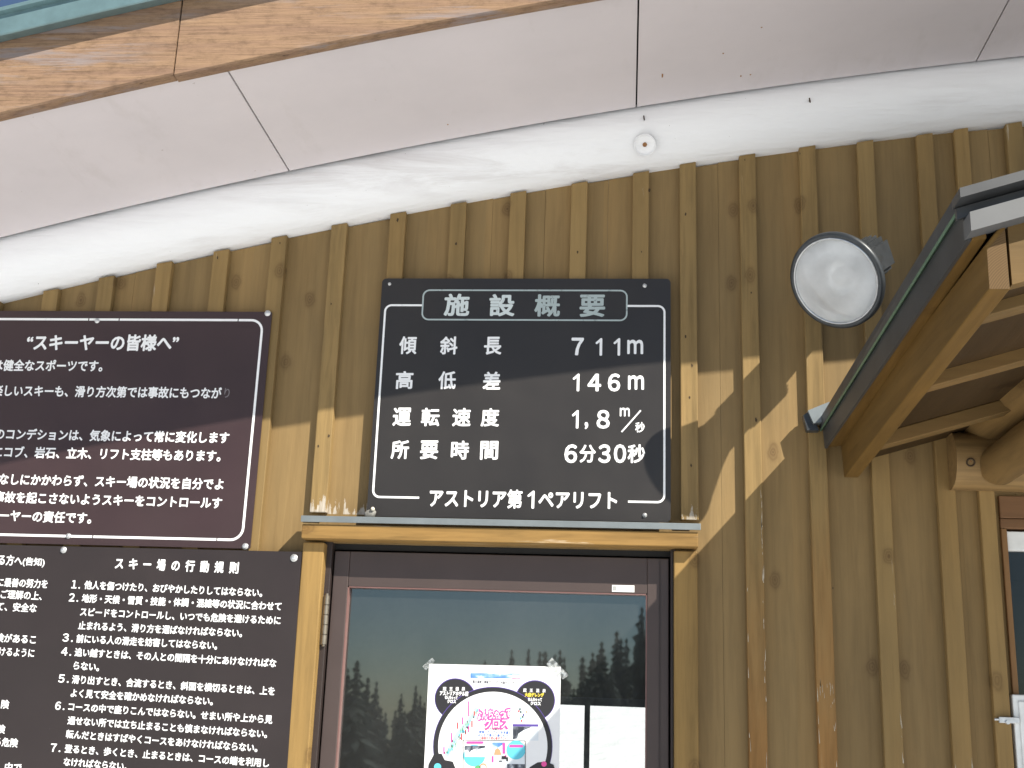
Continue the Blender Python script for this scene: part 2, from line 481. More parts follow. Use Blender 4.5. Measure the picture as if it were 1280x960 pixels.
def tape_mat():
    t = NT('clear_tape')
    t.t.nodes.remove(t.b); out = t.t.nodes['Material Output']
    tr = t.n('ShaderNodeBsdfTransparent'); gl = t.n('ShaderNodeBsdfGlossy'); gl.inputs['Roughness'].default_value = .25
    df = t.n('ShaderNodeBsdfDiffuse'); df.inputs[0].default_value = (.7, .72, .7, 1)
    bp = t.n('ShaderNodeBump'); bp.inputs['Strength'].default_value = .6; bp.inputs['Distance'].default_value = .004
    t.l(t.noise(90, detail=3), bp.inputs['Height']); t.l(bp.outputs[0], gl.inputs['Normal'])
    m1 = t.n('ShaderNodeMixShader'); m1.inputs[0].default_value = .5
    t.l(df.outputs[0], m1.inputs[1]); t.l(gl.outputs[0], m1.inputs[2])
    m2 = t.n('ShaderNodeMixShader')
    t.l(t.ramp(t.noise(120, detail=4), [(.42, .12), (.6, .62)]), m2.inputs[0])
    t.l(tr.outputs[0], m2.inputs[1]); t.l(m1.outputs[0], m2.inputs[2])
    t.l(m2.outputs[0], out.inputs[0]); return t.m
M['tape'] = tape_mat()

def snow_mat():
    t = NT('snow').set(.7, 0, .3)
    t.base(t.ramp(t.noise(.8, detail=6), [(.3, (.74, .76, .78)), (.7, (.83, .84, .85))]))
    t.bump(t.noise(3, detail=6), .4, .1); return t.m
M['snow'] = snow_mat()
M['needles'] = plain('conifer_needles', (.07, .085, .075), .85, var=.5, scale=3)
M['bark'] = plain('conifer_bark', (.07, .05, .035), .9)
def ink(name, c): 
    M[name] = plain(name, c, .45, var=.02)
ink('paper', (.86, .86, .87)); ink('ink_black', (.022, .021, .024)); ink('ink_pink', (.78, .08, .34)); ink('ink_cyan', (.12, .55, .70))
ink('ink_blue', (.06, .16, .55)); ink('ink_red', (.62, .06, .07)); ink('ink_yellow', (.85, .68, .08)); ink('ink_violet', (.10, .06, .30))
ink('ink_pale', (.66, .80, .84)); ink('ink_green', (.12, .40, .15)); ink('ink_orange', (.75, .30, .16)); ink('ink_snow', (.72, .77, .82))
ink('ink_map', (.42, .60, .60)); ink('ink_text', (.10, .10, .13)); ink('ink_grey', (.45, .47, .5))
def sky_print():
    t = NT('sky_photo_print').set(.45)
    t.base(t.ramp(t.noise(26, (1, 1, 2.0), 5), [(.35, (.05, .14, .42)), (.52, (.16, .34, .66)), (.68, (.72, .8, .9))])); return t.m
M['print_sky'] = sky_print()
def tree_print():
    t = NT('snowy_forest_print').set(.45)
    t.base(t.ramp(t.noise(60, (1, 1, .5), 5), [(.42, (.03, .035, .05)), (.55, (.18, .2, .24)), (.66, (.7, .75, .8))])); return t.m
M['print_trees'] = tree_print()

# ------------------------------------------------------------------ lettering
ONE = ([(.26, .56, 0), (.29, .53, 0), (.47, .655, 0), (.47, 0, 0), (.54, 0, 0), (.54, .76, 0), (.50, .76, 0)], [(0, 1, 2, 6), (2, 3, 4, 5, 6)])
def glyphs(body, bold=.016):
    """flat lettering; heavier strokes come from copies of the thin outline laid round it, each a hair deeper"""
    c = bpy.data.curves.new('lettering', 'FONT')
    c.body = body; c.size = 1.0; c.resolution_u = 3; c.fill_mode = 'FRONT'
    c.dimensions = '2D'
    o = bpy.data.objects.new('lettering', c)
    COL.objects.link(o)
    bpy.context.view_layer.update()
    me = bpy.data.meshes.new_from_object(o.evaluated_get(bpy.context.evaluated_depsgraph_get()))
    bpy.data.objects.remove(o); bpy.data.curves.remove(c)
    vs = [tuple(v.co) for v in me.vertices]; fs = [tuple(p.vertices) for p in me.polygons]
    if body == '１': vs, fs = ONE
    bpy.data.meshes.remove(me)
    if bold <= 0: return [(x, y, 0) for x, y, z in vs], fs
    n = 8 if bold < .05 else 16
    V, F_ = [], []
    offs = [(0, 0)] + [(bold * math.cos(2 * math.pi * k / n), bold * math.sin(2 * math.pi * k / n)) for k in range(n)]
    if bold > .08: offs += [(bold * .55 * math.cos(2 * math.pi * k / 8), bold * .55 * math.sin(2 * math.pi * k / 8)) for k in range(8)]
    for k, (dx, dy) in enumerate(offs):
        b0 = len(V)
        V += [(x + dx, y + dy, k) for x, y, z in vs]
        F_ += [tuple(q + b0 for q in f) for f in fs]
    return V, F_

WIDE = str.maketrans('0123456789m', '０１２３４５６７８９ｍ')
def text(body, p0, p1, h, y, mat, parent, name='text_line', bold=.016, ink_fit=False):
    """lettering whose ink runs from photo point p0 to p1 (mid height), characters h pixels tall, lying on plane y"""
    V, Fc = glyphs(body.translate(WIDE), bold)
    xs = [v[0] for v in V]; ys = [v[1] for v in V]
    x0, x1 = min(xs), max(xs)
    a, b = wp(*p0, y), wp(*p1, y)
    xm, ym = (p0[0] + p1[0]) / 2, (p0[1] + p1[1]) / 2
    hh = (wp(xm, ym - h / 2, y) - wp(xm, ym + h / 2, y)).z
    sx = (b.x - a.x) / (x1 - x0)
    if ink_fit: yc = (min(ys) + max(ys)) / 2; sz = hh / (max(ys) - min(ys))
    else: yc = .38; sz = hh / .95
    slope = (b.z - a.z) / (b.x - a.x)
    co = []
    for (vx, vy, k) in V:
        X = (vx - x0) * sx
        co.append((a.x + X, y + k * .00001, a.z + slope * X + (vy - yc) * sz))
    me = bpy.data.meshes.new(name)
    me.from_pydata(co, [], Fc)
    me.materials.append(mat)
    me.name = name
    o = bpy.data.objects.new(name, me); COL.objects.link(o)
    o.parent = parent
    if parent.type == 'EMPTY': o.matrix_parent_inverse = Matrix.Translation(-Vector(parent.location))
    return o

# ------------------------------------------------------------------ ground and hills
def ground_z(x, y):
    if y < -9:
        t = min(1.0, (-9 - y) / 40.0)
        z = -7.0 * (t * t * (3 - 2 * t))
        if y < -60: z -= (-60 - y) * .03
    elif y > 6:
        z = min(40, (y - 6) * .22)
    else: z = 0
    if abs(y) > 8: z += noise.noise(Vector((x * .05, y * .05, 3))) * .9 * min(1, (abs(y) - 8) / 10)
    return z
gm = MB()
xs = [-400, -200, -120] + [-80 + 5 * i for i in range(33)] + [120, 200, 400]
ys = [-500, -300, -200, -140] + [-100 + 4 * i for i in range(51)] + [140, 200, 300, 500]
vv = [(x, y, ground_z(x, y)) for y in ys for x in xs]
ff = [(j * len(xs) + i, j * len(xs) + i + 1, (j + 1) * len(xs) + i + 1, (j + 1) * len(xs) + i) for j in range(len(ys) - 1) for i in range(len(xs) - 1)]
gm.geo(vv, ff, 0, True)
g = gm.build('snow_ground', M['snow'])
g['kind'] = 'structure'

# ------------------------------------------------------------------ the building
ST = empty('lift_station', (0, 1.2, 0), 'ochre board and batten ski lift station with a white log under its eave', 'building')
T = .022               # batten thickness
BX = [-2.98, -2.815, -2.65, -2.484, -2.318, -2.152, -1.986, -1.82, -1.653, -1.494, -1.33, -1.168, -1.004, -.834, -.668, -.498, -.331, -.160, .010, .139, .302, .466, .623, .783, .885, 1.022, 1.19, 1.355, 1.52, 1.685, 1.85, 2.015, 2.18]
BW = [.045] * len(BX)
BW[BX.index(.885)] = .038
DOOR = (-.79, .128, 1.97)      # opening x0, x1, top
WIN = (.935, 1.75, 2.125, 1.05)
wall = MB()
edges = [-3.0] + [b + .0225 for b in BX] + [2.25]
mid = []
for a, b in zip(edges[:-1], edges[1:]):
    if b - a > .10 and random.random() < .35:
        m_ = (a + b) / 2 + random.uniform(-.015, .015)
        mid += [(a, m_), (m_, b)]
    else: mid.append((a, b))
def board(x0, x1, z0, zt0, zt1, y, mi=0):
    wall.hexa([(x0, y, z0), (x1, y, z0), (x1, .025, z0), (x0, .025, z0), (x0, y, zt0), (x1, y, zt1), (x1, .025, zt1), (x0, .025, zt0)], mi)
for (a, b) in mid:
    y = random.uniform(0, .0018)
    a2, b2 = a + .0003, b - .0003
    j = random.uniform(-.004, .004)
    cuts = [(a2, b2, 'full')]
    for (o0, o1, ztop, zbot) in ((DOOR[0], DOOR[1], DOOR[2], 0.0), (WIN[0], WIN[1], WIN[2], WIN[3])):
        new = []
        for (c0, c1, kind) in cuts:
            if kind != 'full' or c1 <= o0 or c0 >= o1: new.append((c0, c1, kind)); continue
            if c0 < o0: new.append((c0, o0, 'full'))
            new.append((max(c0, o0), min(c1, o1), (ztop, zbot)))
            if c1 > o1: new.append((o1, c1, 'full'))
        cuts = new
    for (c0, c1, kind) in cuts:
        if kind == 'full': board(c0, c1, 0, zb(c0) + j, zb(c1) + j, y)
        else:
            board(c0, c1, kind[0], zb(c0) + j, zb(c1) + j, y, 6 if c1 < -.6 else 0)
            if kind[1] > 0: board(c0, c1, 0, kind[1], kind[1], y)
SIGN_BOTTOM = 2.045
for i, (x, bw) in enumerate(zip(BX, BW)):
    mi = 1
    tw = random.uniform(-.003, .003)
    top = zb(x + bw / 2) + random.uniform(-.002, .006)
    z0 = 0
    if DOOR[0] - .08 < x + bw and x < DOOR[1] + .06: z0 = 2.045
    if x == -.834: z0 = 2.045
    if WIN[0] < x < WIN[1]: z0 = WIN[2] + .01
    if x in (.783, .885): z0 = 0
    segs = [(z0, top, 1)]
    if x in (.302, .466): segs = [(z0, top, 2)]
    if x in (-.834, .139): segs = [(z0, top, 5)]
    for (s0, s1, mi) in segs:
        xb = x + tw; 
        hs = .175 * bw if s1 == top else 0
        wall.hexa([(xb, -T, s0), (xb + bw, -T, s0), (xb + bw, .001, s0), (xb, .001, s0), (x, -T, s1 - hs), (x + bw, -T, s1), (x + bw, .001, s1), (x, .001, s1 - hs)], mi, .0025 if len(segs) == 1 else 0)
# splintered bare wood on the battens
def sliver(x, z, l, wd, y, lean=0):
    wall.geo([(x, y, z), (x + wd, y, z + l * .08), (x + wd * .7 + lean, y, z + l * .6), (x + wd * .3 + lean * 1.5, y, z + l), (x - wd * .2 + lean * .5, y, z + l * .5)], [(0, 1, 2, 3, 4)], 3)
rr = random.Random(3)
for bx, zlo, zhi, nn in ((.302, 1.42, 2.12, 30), (.466, 1.42, 1.62, 7), (.623, 1.42, 1.56, 6), (.783, 1.42, 1.5, 5)):
    for k in range(nn):
        side = rr.random() < .72
        x = bx + (.041 if side else .0015) + rr.uniform(-.001, .002)
        sliver(x, rr.uniform(zlo, zhi), rr.uniform(.006, .04), rr.uniform(.0007, .0019), -T - .0006, rr.uniform(-.001, .001))
for k in range(14): sliver(.472 + rr.uniform(0, .036), 1.59 + rr.uniform(0, .06), rr.uniform(.006, .028), rr.uniform(.0006, .0014), -T - .0006)
# knot marks on battens: small dark dents
for (px, py) in ((857, 268), (857, 421), (939, 366), (945, 525), (865, 457), (862, 497), (570, 305), (722, 315), (802, 315), (414, 380), (398, 558), (812, 238), (1000, 192), (931, 200), (272, 322), (350, 304), (497, 275), (411, 545), (864, 582), (1041, 735)):
    p = wp(px, py, -T)
    s_ = rr.uniform(.0025, .0055)
    wall.disc([(p.x + s_ * .6 * math.cos(t) * rr.uniform(.6, 1.2), -T - .0007, p.z + s_ * math.sin(t) * rr.uniform(.7, 1.4)) for t in [2 * math.pi * q / 9 for q in range(9)]], 4)
wall.build('board_wall', [M['boards'], M['batten'], M['batten_worn'], M['flake'], M['knot'], M['batten_peel'], M['boards_peel']], ST)

# other walls and room
shell = MB()
shell.box(-3.0, -2.9, .026, 3.0, 0, 2.28)
shell.box(2.15, 2.25, .026, 3.0, 0, 3.0)
BWX = (-.75, .62, .95, 1.622)    # rear window x0,x1,z0,z1
shell.box(-2.9, BWX[0], 2.9, 3.0, 0, 2.3); shell.box(BWX[1], 2.15, 2.9, 3.0, 0, 2.3)
shell.box(BWX[0], BWX[1], 2.9, 3.0, 0, BWX[2]); shell.box(BWX[0], BWX[1], 2.9, 3.0, BWX[3], 2.3)
shell.box(-2.9, 2.15, .03, 2.9, 2.25, 2.3)
shell.build('room_shell', M['interior'], ST)
fl = MB(); fl.box(-2.9, 2.15, .03, 2.9, .005, .02); fl.build('room_floor', M['interior_floor'], ST)
rw = MB()
fz = .022
rw.box(BWX[0], BWX[1], 2.88, 2.93, BWX[3] - .018, BWX[3] + .02); rw.box(BWX[0], BWX[1], 2.88, 2.93, BWX[2] - .02, BWX[2] + fz)
rw.box(BWX[0] - .02, BWX[0] + fz, 2.88, 2.93, BWX[2] + fz, BWX[3] - .018); rw.box(BWX[1] - fz, BWX[1] + .02, 2.88, 2.93, BWX[2] + fz, BWX[3] - .018)
mx = wp(734, 900, 2.9).x
rw.box(mx - .013, mx + .013, 2.882, 2.928, BWX[2] + fz, BWX[3] - .018)
REAR = rw.build('rear_window', M['frame_grey'], ST)

# white painted log
lg = MB(); n = 28; NX = 110; RL = .1125
vs_, fs_ = [], []
for i in range(NX + 1):
    x = -3.0 + 5.25 * i / NX
    zc = zb(x) + RL
    for k in range(n):
        t = 2 * math.pi * k / n
        rj = RL * (1 + .010 * noise.noise(Vector((x * 1.7, math.cos(t) * 1.6, math.sin(t) * 1.6))) + .006 * noise.noise(Vector((x * 7, math.cos(t) * 5, math.sin(t) * 5))))
        vs_.append((x, .006 + rj * math.cos(t), zc + rj * math.sin(t)))
for i in range(NX):
    for k in range(n):
        fs_.append((i * n + k, i * n + (k + 1) % n, (i + 1) * n + (k + 1) % n, (i + 1) * n + k))
lg.geo(vs_, fs_, 0, True)
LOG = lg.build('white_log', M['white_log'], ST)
# bolt in the log
p = wp(806, 180, -.085); ax = Vector((0, -.78, -.62)).normalized()
pl = MB()
pl.lathe(p + ax * .012, -ax, [(.004, .031), (-.0015, .0305), (-.002, .0285), (.003, .0265), (.0045, .024), (.0042, .0)], 28)
pl.build('bolt_recess', M['white_log'], LOG)
bo = MB(); bo.lathe(p + ax * .0118, ax, [(-.006, .0065), (-.001, .0062), (.000, .004), (.002, .0036), (.0025, .0)], 8); 
bo.build('bolt', M['rust'], LOG)
for (px, py) in ((1012, 125), (805, 147)):
    nl = MB(); q = wp(px, py, -.108); nl.cyl(q + Vector((0, .01, 0)), q + Vector((0, -.006, -.004)), .002, n=6); nl.cyl(q + Vector((-.001, -.003, .004)), q + Vector((.001, -.003, -.009)), .0018, n=6)
    nl.build('nail', M['knot'], LOG)

# soffit panels, one between each pair of joints
def soffit(x0, x1, holes=()):
    s_ = MB(); N = 12
    q = lambda x: zb(x) + .150
    for i in range(N):
        a = x0 + (x1 - x0) * i / N; b = x0 + (x1 - x0) * (i + 1) / N
        s_.hexa([(a, -.668, q(a)), (b, -.668, q(b)), (b, -.112, q(b)), (a, -.112, q(a)), (a, -.668, q(a) + .012), (b, -.668, q(b) + .012), (b, -.112, q(b) + .012), (a, -.112, q(a) + .012)])
    bmesh.ops.remove_doubles(s_.bm, verts=s_.bm.verts[:], dist=1e-5)
    return s_
sj = [-3.1, -1.93, -.942, .0175, .93, 1.9, 2.3]
for a, b in zip(sj[:-1], sj[1:]):
    soffit(a + .0022, b - .0022).build('soffit_panel', M['soffit'], ST)
for (px, py, l) in ((828, 88, .010), (926, 92, .004), (938, 90, .003), (904, 66, .003), (952, 33, .0025), (560, 151, .003)):
    zz = None
    # onto the underside
    a_ = wp(px, py, -.4); d_ = (a_ - EYE)
    for it in range(40):
        t_ = .8 + it * .012
        q_ = EYE + d_ * t_
        if q_.z >= zb(q_.x) + .150: zz = q_; break
    if zz is not None:
        rm = MB(); rm.geo([(zz.x - .0022, zz.y - l, zb(zz.x) + .1496), (zz.x + .0022, zz.y - l * .8, zb(zz.x) + .1496), (zz.x + .0018, zz.y + l, zb(zz.x) + .1496), (zz.x - .0018, zz.y + l, zb(zz.x) + .1496)], [(0, 1, 2, 3)])
        rm.build('rust_mark', M['rust'], ST)
# blocking above the panels so joints read dark
bk = MB(); N = 40
for i in range(N):
    a = -3.1 + 5.4 * i / N; b = -3.1 + 5.4 * (i + 1) / N
    q = lambda x: zb(x) + .168
    bk.hexa([(a, -.66, q(a)), (b, -.66, q(b)), (b, .1, q(b)), (a, .1, q(a)), (a, -.66, q(a) + .02), (b, -.66, q(b) + .02), (b, .1, q(b) + .02), (a, .1, q(a) + .02)])
bmesh.ops.remove_doubles(bk.bm, verts=bk.bm.verts[:], dist=1e-5)
bk.build('soffit_backing', M['dark_gap'], ST)

# fascia boards
def run(x0, x1, prof, mat, name, N=14, bev=0):
    """long member following the eave; prof = [(y, dz)...] around the section"""
    s_ = MB(); m_ = len(prof)
    vs, fs = [], []
    for i in range(N + 1):
        x = x0 + (x1 - x0) * i / N
        for (y, dz) in prof: vs.append((x, y, zb(x) + dz))
    for i in range(N):
        for k in range(m_):
            fs.append((i * m_ + k, i * m_ + (k + 1) % m_, (i + 1) * m_ + (k + 1) % m_, (i + 1) * m_ + k))
    fs += [tuple(range(m_))[::-1], tuple(N * m_ + k for k in range(m_))]
    _, fc = s_.geo(vs, fs)
    bmesh.ops.recalc_face_normals(s_.bm, faces=fc)
    return s_.build(name, mat, ST)
fj = wp(217, 92, -.70).x
FB = [(-.670, .138), (-.6985, .138), (-.702, .1415), (-.702, .380), (-.670, .380)]
run(-3.1, fj - .0018, FB, M['fascia'], 'fascia_board', 24)
FB2 = [(-.670, .134), (-.6965, .134), (-.7, .1375), (-.7, .380), (-.670, .380)]
run(fj + .0018, 2.3, FB2, M['fascia'], 'fascia_board', 24)
run(-3.12, 2.32, [(-.704, .330), (-.742, .318), (-.745, .320), (-.745, .362), (-.737, .366), (-.737, .378), (-.750, .381), (-.750, .391), (-.740, .394), (-.704, .394)], M['edge_metal'], 'roof_edge', 40)
rf = MB()
for i in range(30):
    a = -3.12 + 5.44 * i / 30; b = -3.12 + 5.44 * (i + 1) / 30
    rf.hexa([(a, -.735, zb(a) + .395), (b, -.735, zb(b) + .395), (b, 3.6, zb(b) + .395), (a, 3.6, zb(a) + .395), (a, -.735, zb(a) + .400), (b, -.735, zb(b) + .400), (b, 3.6, zb(b) + .400), (a, 3.6, zb(a) + .400)])
bmesh.ops.remove_doubles(rf.bm, verts=rf.bm.verts[:], dist=1e-5)
rf.build('roof_sheet', M['roof_metal'], ST)

# ------------------------------------------------------------------ door
LY = .012
lx0, lx1, _, lz1 = prect((417.5, 686), (834, 695), (838, 960), (400.5, 960), LY)
gx0, gx1, _, gz1 = prect((437.5, 735.5), (806, 742), (808, 960), (418.5, 960), LY)
D = empty('door_surround_temp', (0, 0, 0), 'x', 'x'); bpy.data.objects.remove(D)
def sub(parent):
    return parent
fr = MB()          # fixed frame
fr.box(DOOR[0] + .001, lx0 - .004, -.004, .07, 0, lz1 + .016, 0, .0015)
fr.box(lx1 + .004, DOOR[1] - .001, -.006, .07, 0, lz1 + .016, 0, .0015)
fr.box(lx0 - .004, lx1 + .004, .028, .07, lz1 + .0, lz1 + .016, 1)
fr.box(lx1 + .0045, lx1 + .009, -.011, -.0062, 0, lz1 + .010, 0)
fr.box(lx0 - .004, lx0 + .012, LY + .047, .07, 0, lz1, 1); fr.box(lx1 - .012, lx1 + .004, LY + .047, .07, 0, lz1, 1); fr.box(lx0 + .012, lx1 - .012, LY + .047, .0695, lz1 - .02, lz1 - .0005, 1)
fr.build('door_frame', [M['alu_dark'], M['gasket']], ST)
dr = MB()
dr.box(lx0, gx0 - .003, LY, LY + .045, .03, lz1 - .006, 0, .002)
dr.box(gx1 + .003, lx1, LY, LY + .045, .03, lz1 - .006, 0, .002)
dr.box(gx0 - .0025, gx1 + .0025, LY + .0012, LY + .045, gz1 + .003, lz1 - .006, 0, .0015)
dr.box(gx0 - .0025, gx1 + .0025, LY + .0012, LY + .045, .03, .25, 0, .0015)
dr.box(gx1 + .034, gx1 + .0355, LY - .0035, LY + .001, .03, lz1 - .01, 1)
DOORO = dr.build('door', [M['alu'], M['alu_dark']], ST)
bd = MB()
for (a, b, c, d) in ((gx0 - .003, gx0, .25, gz1), (gx1, gx1 + .003, .25, gz1)): bd.box(a, b, LY + .003, LY + .03, c, d)
bd.box(gx0, gx1, LY + .003, LY + .03, gz1, gz1 + .003)
bd.build('glazing_bead', M['bead'], DOORO)
GY = .034
gl = MB(); gl.geo([(gx0, GY, .25), (gx1, GY, .25), (gx1, GY, gz1), (gx0, GY, gz1)], [(0, 1, 2, 3)])
gl.build('glass_pane', M['glass'], DOORO)
hg = MB()
h0, h1 = wp(409, 744, -.006), wp(404, 806, -.006)
L_ = (h1 - h0) / 5
for k in range(5):
    a = Vector((h0.x, -.008, h0.z)) + Vector((L_.x * 0, 0, L_.z)) * k
    hg.cyl(a + Vector((0, 0, -.0012)), a + Vector((0, 0, L_.z + .0012)), .0078, n=16)
hg.cyl(Vector((h0.x, -.008, h0.z + .004)), Vector((h0.x, -.008, h1.z - .004)), .0045, n=12)
hg.box(h0.x - .012, h0.x, -.0065, -.0035, h1.z, h0.z)
hg.build('hinge', M['hinge'], DOORO)
x0, x1, z0, z1 = prect((765, 731), (793, 732), (793, 740), (765, 740), LY)
sk = MB(); sk.box(x0, x1, LY - .0004, LY + .0011, z0, z1)
STK = sk.build('sticker', M['white_plastic'], DOORO)
sk2 = MB(); sk2.box(x0 + .002, x0 + .011, LY - .0008, LY - .0005, z0 + .003, z1 - .003); sk2.box(x0 + .015, x0 + .030, LY - .0008, LY - .0005, z1 - .006, z1 - .004)
sk2.build('sticker_print', M['grey_print'], STK)
# timber posts either side
po = MB()
pxl, pxr = wp(360, 955, -.035).x, wp(384.5, 955, -.035).x
PZ = wp(400, 678, -.035).z
po.box(wp(378, 690, -.035).x, pxr, -.035, -.0005, 0, PZ, 0, .003)
po.build('door_post', M['post'], ST)
po = MB()
po.box(wp(842.5, 800, -.03).x, wp(872.5, 800, -.03).x, -.030, -.0005, 0, PZ, 0, .003)
po.build('door_post', M['post'], ST)
# lintel and its metal cap
LNY = -.062
x0, x1, z0, z1 = prect((377, 655), (873, 664), (872.5, 685), (377, 672.5), LNY)
z1l, z0l = wp(400, 655.5, LNY).z, wp(400, 672.5, LNY).z
ln = MB(); ln.box(x0, x1, LNY, -.0008, (z0l + wp(840, 683.5, LNY).z) / 2, (z1l + wp(840, 664.5, LNY).z) / 2, 0, .002)
LIN = ln.build('lintel', M['lintel'], ST)
x0, x1, z0, z1 = prect((376, 644.5), (876, 654), (876, 662), (376, 652.5), -.07)
fc = MB(); fc.box(x0, x1, -.070, -.0664, z0, z1, 0, .001); fc.box(x0, x1, -.0664, -T - .0035, z1 - .003, z1 - .0004)
fc.build('drip_cap', M['flash'], LIN)

# ------------------------------------------------------------------ window at the right
wn = MB()
WX0 = WIN[0]
wn.box(WX0, 1.75, -.012, .05, 2.068, 2.124, 0, .002)
wn.box(WX0, 1.75, -.008, .05, 2.042, 2.067, 0, .002)
wn.box(WX0, WX0 + .014, -.010, .05, 1.05, 2.0415, 1, .002)
wn.box(1.72, 1.75, -.010, .05, 1.05, 2.0415, 1)
wn.box(WX0, 1.75, -.03, .05, 1.02, 1.0495, 0)
WINO = wn.build('window', [M['winbrown'], M['winbrown_v']], ST)
sh = MB(); sh.box(WX0 + .0155, 1.71, .000, .03, 1.988, 2.036, 0, .002)
sh.build('white_rail', M['white_plastic'], WINO)
sh = MB()
sx0 = wp(1266, 880, -.02).x
sh.box(sx0, 1.71, -.022, .03, 1.06, wp(1266, 868, -.02).z, 0, .003); sh.box(sx0 + .012, 1.70, -.026, -.0225, 1.1, wp(1266, 876, -.02).z, 0, .002)
sh.build('white_shutter', M['white_plastic'], WINO)
gp = MB(); gp.geo([(WX0 + .014, .02, 1.05), (1.72, .02, 1.05), (1.72, .02, 1.988), (WX0 + .014, .02, 1.988)], [(0, 1, 2, 3)])
gp.build('window_pane', M['glass_dark'], WINO)
la = MB()
a, b = wp(1243, 899, -.03), wp(1274, 901, -.03)
la.cyl(a, a + Vector((.01, 0, 0)), .003, n=8)
la.box(a.x + .010, b.x, -.034, -.0262, a.z - .008, a.z + .006, 0, .001)
la.cyl(Vector(((a.x + b.x) / 2, -.04, a.z - .006)), Vector(((a.x + b.x) / 2, -.03, a.z - .006)), .005, n=10)
la.build('latch', M['bolt'], WINO)

# ------------------------------------------------------------------ porch roof on the right
PR = MB()
def pt(px, py, y): return wp(px, py, y)
YA, YB = -.024, -1.30
def mirror(p, xr=1.40): return Vector((2 * xr - p.x, p.y, p.z))
oA, oB = pt(1023.8, 524.7, YA), pt(1190, 251, YB)
gA, gB = pt(1024.5, 538, YA), pt(1195.6, 263, YB)
pA, pB = pt(1029, 560.5, YA), pt(1206, 301, YB)
tn = .30
UP = Vector((0, 0, 1)); RX = Vector((1, 0, 0))
slope = Vector((1, 0, tn))
XR = 1.40
def to_ridge(p, dz=0): return Vector((XR, p.y, p.z + tn * (XR - p.x) + dz))
# roof sheet left and right
for fl_ in (lambda v: v, mirror):
    A = [fl_(gA), fl_(oA), fl_(to_ridge(oA)), fl_(to_ridge(gA))]
    B = [fl_(gB), fl_(oB), fl_(to_ridge(oB)), fl_(to_ridge(gB))]
    PR.loft(A, B, 0)
CAN = PR.build('porch_roof', M['canopy_metal'], ST)
lip = MB()
lip.loft([gA, gA + Vector((.003, 0, -.003)), gA + Vector((.008, 0, .001))], [gB, gB + Vector((.003, 0, -.003)), gB + Vector((.008, 0, .001))])
lip.build('metal_lip', M['green_lip'], CAN)
fp = MB()
fp.loft([gA + RX * .008, pA + RX * .004, pA + RX * .010, gA + RX * .014], [gB + RX * .008, pB + RX * .004, pB + RX * .010, gB + RX * .014])
fp.build('eave_plate', M['canopy_metal'], CAN)
# wooden strip between plate and beam
bA0, bB0 = pt(1048, 557, YA), pt(1223, 298, YB)
st_ = MB()
st_.loft([pA + RX * .011 + UP * .004, bA0 + RX * .012, bA0 + RX * .012 + UP * .05, pA + RX * .016 + UP * .06], [pB + RX * .011 + UP * .002, bB0 + RX * .012, bB0 + RX * .012 + UP * .05, pB + RX * .016 + UP * .06])
st_.build('sheathing_edge', M['beam'], CAN)
# eave beam
YC = -1.306
kA, kB = pt(1055, 597, YA), pt(1236, 362, YC)
t2A, t2B = pt(1048.5, 558, YA), pt(1230.5, 328, YC)
wA, wB = .036, .032
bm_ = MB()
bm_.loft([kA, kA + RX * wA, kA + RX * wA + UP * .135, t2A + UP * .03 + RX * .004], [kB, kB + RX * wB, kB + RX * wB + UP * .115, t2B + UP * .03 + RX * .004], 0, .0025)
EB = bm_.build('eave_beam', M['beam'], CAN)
eg = MB(); eg.loft([v + Vector((0, -.0006, 0)) for v in (kB + RX * .001 + UP * .001, kB + RX * (wB - .001) + UP * .001, kB + RX * (wB - .001) + UP * .10, t2B + RX * .005 + UP * .02)], [v + Vector((0, -.0001, 0)) for v in (kB + RX * .001 + UP * .001, kB + RX * (wB - .001) + UP * .001, kB + RX * (wB - .001) + UP * .10, t2B + RX * .005 + UP * .02)])
eg.build('end_grain', M['endgrain'], EB)
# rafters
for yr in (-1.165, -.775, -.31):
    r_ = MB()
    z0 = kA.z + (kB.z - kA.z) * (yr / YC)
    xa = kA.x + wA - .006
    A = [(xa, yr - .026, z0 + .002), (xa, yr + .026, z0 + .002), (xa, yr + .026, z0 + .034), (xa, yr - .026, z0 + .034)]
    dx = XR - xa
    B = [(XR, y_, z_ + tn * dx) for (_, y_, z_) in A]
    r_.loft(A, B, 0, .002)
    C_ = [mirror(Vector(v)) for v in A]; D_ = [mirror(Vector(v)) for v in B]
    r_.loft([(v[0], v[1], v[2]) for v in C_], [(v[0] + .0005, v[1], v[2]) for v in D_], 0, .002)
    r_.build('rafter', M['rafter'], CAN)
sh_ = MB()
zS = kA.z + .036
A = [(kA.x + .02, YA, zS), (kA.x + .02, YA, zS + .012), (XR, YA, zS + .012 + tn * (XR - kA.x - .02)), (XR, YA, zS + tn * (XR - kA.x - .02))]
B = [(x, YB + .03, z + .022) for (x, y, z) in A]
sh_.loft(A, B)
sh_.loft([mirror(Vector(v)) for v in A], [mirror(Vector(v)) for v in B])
sh_.build('roof_sheathing', M['sheath'], CAN)
